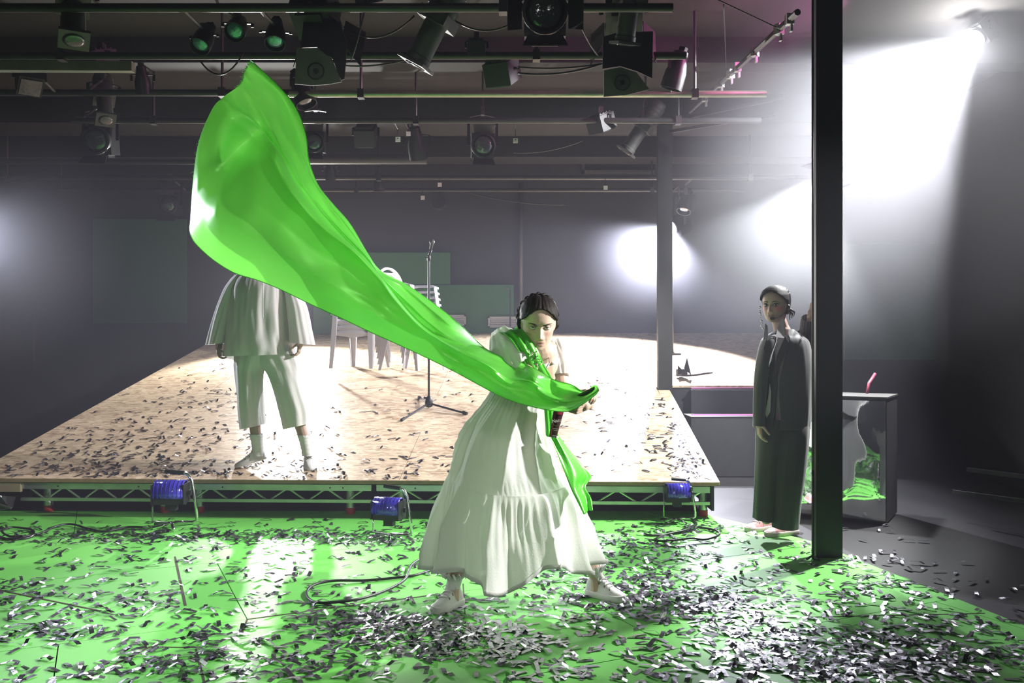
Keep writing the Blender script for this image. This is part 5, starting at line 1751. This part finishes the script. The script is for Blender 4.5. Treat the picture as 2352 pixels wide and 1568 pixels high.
make_body(mb, man, lambda p: (.36, .24, .19), .0055, 2)
LIDTONE = (.3, .2, .16)
eyes_and_brows(TM, man, (0, 0, 1.5), (.05, .03, .02), (.02, .015, .012))
hair_cap(TM, man, lambda x, y, z: (z > -.03) if y > .03 else z > .07 - max(0, y + .03) * 2, lambda p: .012)
# shirt
lv = [ring_px(612, 572, 634, YM + .02, .09), ring_px(630, 546, 654, YM + .02, .13), ring_px(660, 534, 656, YM, .155), ring_px(710, 526, 658, YM, .17), ring_px(760, 520, 664, YM, .185), ring_px(790, 516, 670, YM, .20), ring_px(812, 514, 676, YM, .205)]


def fold_s(th, t):
    f = 1 + .022 * math.sin(11 * th + 2.2 * math.sin(2 * th + t * .3)) * (.4 + t / 8) + .07 * wr(th, t, 8.4, 2.6, .45) + .045 * wr(th, t, 3.3, 6, .9)
    hem_ = (-.012 + .06 * (math.sin(th) > .2) * -1 * math.sin(th) + .01 * math.cos(th)) if t > 5 else 0
    return f, Vector((0, 0, hem_ * max(0, t - 5)))


rg = cloth_rings(lv, 200, 8, fold_s)
MB().loft(rg, True, False).build('shirt', M['cotton_thick'], man, smooth=True)
pk_ = MB()
for x in (604,):
    pts_ = [P(x, y, YM - .19 - .0007 * (y - 640)) for y in range(640, 740, 10)]
    pk_.tube(pts_, .004, 5)
pk_.build('placket', M['cotton_thick'], man, smooth=True)


def flat_sleeve(path, seed, name='sleeve'):
    lv_ = [ring_px(py, xl, xr, D, hd, tl) for (py, xl, xr, D, hd, tl) in path]
    return MB().loft(cloth_rings(lv_, 110, 8, lambda th, t: (1 + .07 * wr(th, t, seed, 2.6, .6) + .035 * math.sin(11 * th + seed) * t / 4, Vector((0, 0, 0)))), True, False).build(name, M['cotton_thick'], man, smooth=True)


flat_sleeve([(632, 540, 566, YM + .02, .08, 0), (660, 518, 548, YM + .02, .09, 2), (700, 500, 538, YM + .01, .10, 4), (750, 485, 526, YM, .11, 4), (792, 475, 516, YM - .04, .11, -4)], 2.0)
flat_sleeve([(632, 636, 662, YM + .02, .08, 0), (660, 650, 684, YM + .02, .09, 4), (700, 658, 704, YM + .01, .10, 4), (750, 664, 715, YM, .11, 4), (786, 667, 723, YM - .04, .11, 6)], 6.0)
# trousers
for path, seed in (([(795, 542, 640, YM, .15, 0), (832, 540, 618, YM, .14, 0), (855, 541, 605, YM, .125, 0), (900, 545, 604, YM - .01, .115, 0), (945, 548, 606, YM, .115, -2), (985, 553, 609, YM, .115, -12)], 1.0),
                   ([(795, 575, 672, YM, .15, 0), (832, 590, 686, YM, .14, 0), (855, 612, 691, YM, .125, 0), (895, 628, 698, YM - .01, .115, 0), (940, 640, 711, YM, .115, -2), (985, 651, 713, YM, .115, -14)], 5.0)):
    lv_ = [ring_px(*p) for p in path]
    MB().loft(cloth_rings(lv_, 120, 8, lambda th, t, s_=seed: (1 + .06 * wr(th, t, s_ + 4, 2.4, .5) + .03 * math.sin(9 * th + s_ + .4 * t) + .015 * wr(th, t, s_, 7, 1.2), Vector((0, 0, 0)))), True, False).build('trouser_leg', M['cotton_thick'], man, smooth=True)
# socks, shoes
for top_, bot_ in ((P(589, 1000, YM), P(594, 1046, YM)), (P(699, 1002, YM), P(708, 1046, YM))):
    lv_ = [(top_.lerp(bot_, t), Vector((r, 0, 0)), Vector((0, r, 0))) for t, r in ((-.08, .052), (.03, .054), (.12, .050), (.4, .047), (.7, .046), (1, .05))]
    MB().loft(cloth_rings(lv_, 50, 5, lambda th, t: (1 + .03 * math.sin(t * 9) + .05 * math.sin(16 * th) * max(0, 1 - t), Vector((0, 0, 0)))), True, False).build('sock', M['sock'], man, smooth=True)
toe1 = PS(541, 1074); heel1 = P(612, 1052, toe1.y + .04)
shoe(heel1, toe1 + Vector((0, 0, .002)), (.35, 0, 1), .085, .044, man, M['white_shoe'], M['white_sole'], M['lace'], sole=.014)
toe2 = PS(713, 1080); heel2 = PS(707, 1056)
heel2 = toe2 + (heel2 - toe2).normalized() * .27
shoe(heel2 + Vector((0, 0, .002)), toe2 + Vector((0, 0, .002)), (0, -SM, 1), .09, .046, man, M['white_shoe'], M['white_sole'], M['lace'], sole=.016)

# ------------------------------------------------------------------ the woman in the dark suit by the column
YS = 5.97
suit = empty('person', Vector((P(1785, 1230, YS).x, YS, 0)), 'person in an oversized dark suit with headset standing beside the near column', 'person')
mb = MB()
HCs = P(1779, 700, YS)
TS = Matrix.Translation(HCs) @ Matrix.Rotation(R(-36), 4, 'Z') @ Matrix.Rotation(R(2), 4, 'X') @ Matrix.Scale(1.03, 4)
mb.loft([[TS @ q for q in rg] for rg in head_grid(70, 90)])
for sx in (-1, 1):
    mb.ball(TS @ Vector((sx * .071, .012, -.012)), .03, 12, 10, (.35, .6, 1.0), TS.to_3x3().normalized())
nk = P(1797, 762, YS + .03)
capsule(mb, TS @ Vector((0, .035, -.05)), nk, .047, .054, 14)
a1, a2 = P(1769, 787, YS - .04), P(1836, 780, YS + .08)
capsule(mb, a1, a2, .042, .045, 12)
capsule(mb, nk, P(1797, 840, YS + .02), .06, .10, 14)
capsule(mb, P(1797, 840, YS + .02), P(1797, 970, YS + .02), .10, .12, 14, 1.2, (1, 0, 0))
for sh, el, w_ in ((a1, P(1747, 880, YS - .12), P(1744, 968, YS - .14)),):
    capsule(mb, sh, el, .045, .038); capsule(mb, el, w_, .037, .026)
    hand(mb, w_, (0, -.15, -1), (1, 0, 0), (0, -1, 0), .95, (.5, .6, .7, .8), .5)
el = P(1858, 800, YS + .16); w_ = P(1862, 726, YS + .06)
capsule(mb, a2, el, .045, .038); capsule(mb, el, w_, .037, .026)
hand(mb, w_, (.12, -.1, 1), (1, -.3, 0), (0, -1, .2), .95, (.3, .35, .4, .5), .4)
for hx, kx, ax_ in ((1775, 1765, 1760), (1815, 1806, 1803)):
    dy = 0 if hx < 1800 else -.07
    capsule(mb, P(hx, 975, YS), P(kx, 1090, YS - .02 + dy), .085, .058); capsule(mb, P(kx, 1090, YS - .02 + dy), P(ax_, 1192, YS + dy), .054, .036)
LIDTONE = (.05, .045, .045)
make_body(mb, suit, face_tone(TS, (.45, .31, .26), (.30, .14, .13), (.62, .17, .16), .75, liner=(.03, .04, .045)), .0040, 2)
eyes_and_brows(TS, suit, (-.6, 0, 1.3), (.03, .03, .03), (.02, .015, .012), lid=.7)


def hl2(x, y, z):
    if y > .02: return z > -.05
    return z > .078 - 9.0 * x * x - max(0, y + .0) * 2.0


hair_cap(TS, suit, hl2, lambda p: .009 + .011 * (p.y > .04))
MB().ball(TS @ Vector((-.0, .105, -.005)), .043, 14, 10, (1, .8, 1.2)).build('hair_bun', M['hair'], suit, smooth=True)
for k in range(7):
    b0 = TS @ Vector((.01 * (k - 3), .118, -.01))
    MB().tube([b0, b0 + Vector((.035 + .006 * k, .01, -.04 - .006 * (k % 3))), b0 + Vector((.04 + .004 * k, .01, -.095 + .012 * (k % 4)))], [.010, .007, .002], 6).build('hair_strand', M['hair'], suit, smooth=True)
for k in range(5):
    b0 = TS @ Vector((.02 * (k - 2) * .6 - .03, .05, .105))
    MB().tube([b0, b0 + Vector((.015, 0, .012)), b0 + Vector((.028, .0, .002))], .003, 5).build('hair_strand', M['hair'], suit, smooth=True)
# headset
hp = [TS @ Vector(q) for q in ((.079, .012, -.015), (.078, -.02, -.05), (.066, -.055, -.072), (.045, -.085, -.086), (.022, -.100, -.090))]
hs = MB().tube(hp, .0024, 6).build('headset_boom', M['rubber'], suit, smooth=True)
MB().ball(hp[-1] + Vector((-.004, -.004, 0)), .013, 12, 8, (1.5, 1, .8)).build('microphone_foam', M['rubber'], suit, smooth=True)
MB().lathe([(.012, 0), (.02, .01), (.012, .02)], 12, Matrix.Translation(hp[0]) @ TS.to_3x3().normalized().to_4x4() @ Matrix.Rotation(R(90), 4, 'Y')).build('earpiece', M['rubber'], suit, smooth=True)
# string of beads falling from the far eye
bd = [(1746, 705), (1744, 709), (1746, 714), (1746, 719), (1748, 724), (1747, 730), (1749, 736), (1751, 742), (1749, 748), (1752, 753), (1754, 756)]
for k, (x, y) in enumerate(bd):
    MB().ball(P(x, y, YS - .10), .0048 + .0025 * (k % 3 == 0), 8, 6).build('bead', M['tinsel'], suit, smooth=True)
# shirt, collar
lv = [ring_px(770, 1776, 1818, YS, .075), ring_px(800, 1758, 1836, YS, .115), ring_px(860, 1756, 1838, YS, .125), ring_px(930, 1754, 1840, YS, .13), ring_px(962, 1756, 1838, YS, .13)]
MB().loft(cloth_rings(lv, 80, 6, lambda th, t: (1 + .02 * wr(th, t, 3, 3, 1), Vector((0, 0, 0)))), True, False).build('shirt', M['shirt'], suit, smooth=True)
for pts_ in (((1762, 742), (1768, 748), (1764, 776), (1753, 780)), ((1795, 740), (1804, 728), (1803, 777), (1781, 774))):
    q = [P(x, y, YS - .115 + .0005 * (y - 740) * -1) for x, y in pts_]
    q[0].y += .05; q[1].y += .05
    solid(subd(MB().add(q, [(0, 1, 2, 3)]).build('collar', M['shirt'], suit), 0), .004)
fl_ = [P(x, y, YS - .135) for x, y in ((1760, 778), (1780, 774), (1779, 799), (1776, 800))]
solid(MB().add(fl_, [(0, 1, 2, 3)]).build('shirt_front', M['shirt'], suit), .004)
st_ = [P(x, y, YS - .150) for x, y in ((1771, 800), (1775, 799), (1773, 830), (1767, 826))] 
solid(MB().add(st_, [(0, 1, 2, 3)]).build('shirt_front', M['shirt'], suit), .004)
st_ = [P(x, y, YS - .155) for x, y in ((1768, 880), (1771, 900), (1769, 945), (1761, 960), (1757, 950), (1764, 915))]
solid(MB().add(st_, [(0, 1, 2, 3, 4, 5)]).build('shirt_tail', M['shirt'], suit), .004)
# blazer: open towards where she faces
lv = [ring_px(757, 1788, 1822, YS + .03, .07), ring_px(770, 1764, 1838, YS + .02, .11), ring_px(786, 1752, 1856, YS + .01, .15), ring_px(830, 1742, 1862, YS, .17), ring_px(890, 1736, 1862, YS, .185), ring_px(940, 1734, 1860, YS, .195), ring_px(982, 1733, 1857, YS, .20)]
arr = [np.concatenate([np.array(a, float) for a in l]) for l in lv]
rows_ = []
for i in range(6 * 8 + 1):
    t = i / 8
    v = crom(arr, t)
    c, ux, uy = Vector(v[0:3]), Vector(v[3:6]), Vector(v[6:9])
    gap = .42 if t < 1.5 else max(.05, .42 - (t - 1.5) * .17)
    if t > 4: gap = .05 + (t - 4) * .05
    th0 = R(-118)
    row = []
    for j in range(121):
        th = th0 + gap + (2 * math.pi - 2 * gap) * j / 120
        k = 1 + .02 * wr(th, t, 6.1, 2.5, .4) + .012 * wr(th, t, 2.1, 6, .6)
        row.append(c + (ux * math.cos(th) + uy * math.sin(th)) * k)
    rows_.append(row)
solid(MB().loft(rows_, False, False).build('blazer', M['suit'], suit, smooth=True), .006)
for side, pp in enumerate((((1761, 775), (1753, 800), (1764, 838), (1767, 870), (1762, 830)), ((1803, 772), (1812, 790), (1797, 830), (1775, 868), (1785, 815)))):
    q = [P(x, y, YS - .185 + (0 if side == 0 else .03 * (k in (0, 1)))) for k, (x, y) in enumerate(pp)]
    solid(MB().add(q, [(0, 1, 2, 3, 4)]).build('lapel', M['suit'], suit), .006)
lv = [ring_px(768, 1764, 1786, YS - .03, .05), ring_px(783, 1749, 1782, YS - .07, .085), ring_px(830, 1738, 1768, YS - .11, .08), ring_px(890, 1732, 1760, YS - .12, .075), ring_px(950, 1731, 1756, YS - .13, .07), ring_px(977, 1731, 1755, YS - .14, .065)]
MB().loft(cloth_rings(lv, 60, 6, lambda th, t: (1 + .05 * wr(th, t, 4, 2, .8), Vector((0, 0, 0)))), True, False).build('sleeve', M['suit'], suit, smooth=True)
sv = [a2 + Vector((0, 0, .0)), a2.lerp(el, .5) + Vector((.02, 0, 0)), el + Vector((.01, 0, -.03)), el.lerp(w_, .5) + Vector((.0, 0, 0)), w_ + Vector((0, 0, -.01))]
sleeve(sv, [.075, .085, .085, .07, .062], 3.0, m='suit', parent=suit)
# wide trousers
for path, seed in (([(960, 1740, 1806, YS, .16, 0), (1000, 1738, 1792, YS - .02, .14, 0), (1080, 1736, 1784, YS - .02, .12, 0), (1150, 1733, 1780, YS - .01, .115, 0), (1190, 1731, 1779, YS, .115, 4)], 1.0),
                   ([(960, 1784, 1856, YS, .16, 0), (1000, 1776, 1856, YS - .05, .15, 0), (1080, 1774, 1848, YS - .07, .13, 0), (1150, 1773, 1838, YS - .07, .125, 0), (1210, 1775, 1832, YS - .07, .12, 0)], 5.0)):
    MB().loft(cloth_rings([ring_px(*p) for p in path], 110, 8, lambda th, t, s_=seed: (1 + .03 * wr(th, t, s_ + 4, 2.4, .3) + .03 * math.sin(7 * th + s_) * t / 4, Vector((0, 0, 0)))), True, False).build('trouser_leg', M['suit'], suit, smooth=True)
for heel, toe in ((PF(1777, 1213), PF(1714, 1221)), (PF(1822, 1226), PF(1759, 1232))):
    d = (toe - heel).normalized()
    heel = toe - d * .26
    heel.z = toe.z = .0015
    shoe(heel, toe, (0, 0, 1), .10, .046, suit, M['pink_shoe'], M['pale_sole'], M['lace'], sole=.03, toe_cap=M['pale_sole'])
# ------------------------------------------------------------------ confetti
rng = np.random.default_rng(5)


def in_poly(x, y, poly):
    c = False
    n = len(poly)
    for i in range(n):
        (x1, y1), (x2, y2) = poly[i], poly[(i + 1) % n]
        if (y1 > y) != (y2 > y) and x < (x2 - x1) * (y - y1) / (y2 - y1) + x1:
            c = not c
    return c


def slip(L, Wd, crumple):
    """a strip of foil, bent a little: 3 quads"""
    xs = np.linspace(-L / 2, L / 2, 4)
    h = np.array([0, rng.uniform(0, .006), rng.uniform(0, .006), 0]) * (1 + 2.5 * crumple) + rng.uniform(0, .012, 4) * crumple
    sk = rng.uniform(-.004, .004)
    v = []
    for x, z in zip(xs, h):
        v.append((x + sk, -Wd / 2, z + rng.uniform(0, .004) * crumple)); v.append((x - sk, Wd / 2, z + rng.uniform(0, .006) * crumple))
    return v, [(0, 2, 3, 1), (2, 4, 5, 3), (4, 6, 7, 5)]


def rotz(v, a, tilt, roll):
    m = Matrix.Rotation(a, 3, 'Z') @ Matrix.Rotation(tilt, 3, 'Y') @ Matrix.Rotation(roll, 3, 'X')
    return [m @ Vector(q) for q in v]


# clusters in the photograph's pixels: centre, spread, count
CL = [(80, 1400, 130, 28, 150), (140, 1450, 110, 14, 90), (330, 1385, 70, 14, 60), (420, 1490, 90, 26, 90), (250, 1540, 200, 20, 130), (620, 1540, 130, 22, 110),
      (250, 1232, 280, 9, 420), (600, 1228, 250, 9, 330), (860, 1236, 90, 12, 150), (520, 1340, 350, 50, 330), (700, 1460, 120, 24, 120),
      (960, 1450, 110, 26, 420), (1100, 1480, 90, 20, 200), (860, 1420, 70, 18, 120), (1220, 1380, 100, 14, 70), (1250, 1440, 150, 30, 130), (1300, 1520, 250, 30, 200),
      (1450, 1330, 90, 30, 420), (1560, 1380, 110, 24, 330), (1420, 1250, 90, 20, 250), (1620, 1200, 60, 22, 230), (1680, 1400, 80, 22, 220), (1730, 1450, 60, 30, 180),
      (1660, 1290, 90, 30, 90), (1850, 1480, 110, 26, 240), (1960, 1530, 110, 22, 260), (2050, 1480, 110, 40, 160), (2180, 1440, 100, 40, 160), (2250, 1520, 100, 25, 150),
      (2050, 1340, 70, 22, 120), (1900, 1370, 100, 25, 60), (1700, 1540, 150, 22, 170), (1850, 1280, 60, 16, 60), (2000, 1290, 60, 14, 60), (1150, 1270, 120, 14, 120)]
pts = []
for cx, cy, sx, sy, n in CL:
    for _ in range(int(n * .62)):
        px, py = rng.normal(cx, sx * 1.15), rng.normal(cy, sy * 1.1)
        if 1205 < py < 1590 and -40 < px < 2400:
            q = PF(px, py)
            pts.append((q.x, q.y))
for _ in range(1000):                      # a thin even scatter
    x, y = rng.uniform(-3.8, 2.9), rng.uniform(3.3, 6.6)
    pts.append((x, y))
green = [p for p in pts if in_poly(p[0], p[1], poly0)]
dark = [p for p in pts if not in_poly(p[0], p[1], poly0)][::3]
green.sort(key=lambda p: p[1])
vis = [p for p in green if abs(p[0]) < p[1] * 0.6 and p[1] > 3.40]
single, rest = vis[:300], vis[300:] + [p for p in dark]
lab = 'small silver foil confetti slip on the green floor'
for k, (x, y) in enumerate(single):
    cr = rng.uniform(0, 1) ** 3
    v, f = slip(rng.uniform(.062, .080), rng.uniform(.016, .021), cr)
    mb = MB().add(rotz(v, rng.uniform(0, math.tau), rng.normal(0, .05), rng.normal(0, .08)), f)
    zmin = min(q.z for q in mb.v)
    o = mb.build('confetti_slip', M['foil'] if k % 3 else M['foil_dark'])
    o.location = (x, y, .0012 - zmin + .0004 * (k % 4))
    tag(o, lab, 'confetti', 'silver confetti slips scattered over the green floor')
mb, mb2 = MB(), MB()
for k, (x, y) in enumerate(rest):
    cr = rng.uniform(0, 1) ** 3
    v, f = slip(rng.uniform(.062, .080), rng.uniform(.016, .021), cr)
    v = rotz(v, rng.uniform(0, math.tau), rng.normal(0, .06), rng.normal(0, .12))
    zmin = min(q.z for q in v)
    (mb if k % 2 else mb2).add([q + Vector((x, y, .0012 - zmin + .0005 * (k % 5))) for q in v], f)
nA = len(mb.f)
mb.add(mb2.v, mb2.f)
o = tag(mb.build('confetti_litter', M['foil']), 'silver and grey foil confetti litter spread over the green floor and the dark floor around it', 'confetti', kind='stuff')
o.data.materials.append(M['foil_dark'])
for k in range(nA, len(o.data.polygons)):
    o.data.polygons[k].material_index = 1
# on the stage
mb = MB()
CS = [(150, 1060, 150, 35, 130), (330, 1040, 140, 40, 110), (380, 960, 110, 50, 90), (560, 1010, 200, 60, 60), (1560, 1000, 40, 50, 120), (1600, 1070, 35, 25, 60), (1120, 1000, 350, 70, 70),
      (800, 1080, 400, 18, 110), (1400, 950, 120, 60, 60), (300, 1085, 250, 12, 90), (480, 900, 60, 50, 40), (900, 900, 250, 60, 25)]
nS = 0
rot = Matrix.Rotation(math.atan(SM), 3, SU)
for cx, cy, sx, sy, n in CS:
    for _ in range(n):
        px, py = rng.normal(cx, sx), rng.normal(cy, sy)
        if not (800 < py < 1103):
            continue
        q = PS(px, py)
        d = (q - S0).dot(SV); a = -(q - S0).dot(SU)
        if not (.05 < a < SW - .1 and .03 < d < SD - .2):
            continue
        v, f = slip(rng.uniform(.062, .080), rng.uniform(.016, .021), rng.uniform(0, 1) ** 3)
        v = [rot @ w for w in rotz(v, rng.uniform(0, math.tau), rng.normal(0, .02), rng.normal(0, .03))]
        zo = min((w.z - SM * (w.x * SV.x + w.y * SV.y)) for w in v)
        mb.add([w + q + Vector((0, 0, .0012 - zo + .0004 * (nS % 4))) for w in v], f)
        nS += 1
tag(mb.build('confetti_litter', M['foil_dark']), 'foil confetti litter strewn over the raked wooden stage', 'confetti', kind='stuff')
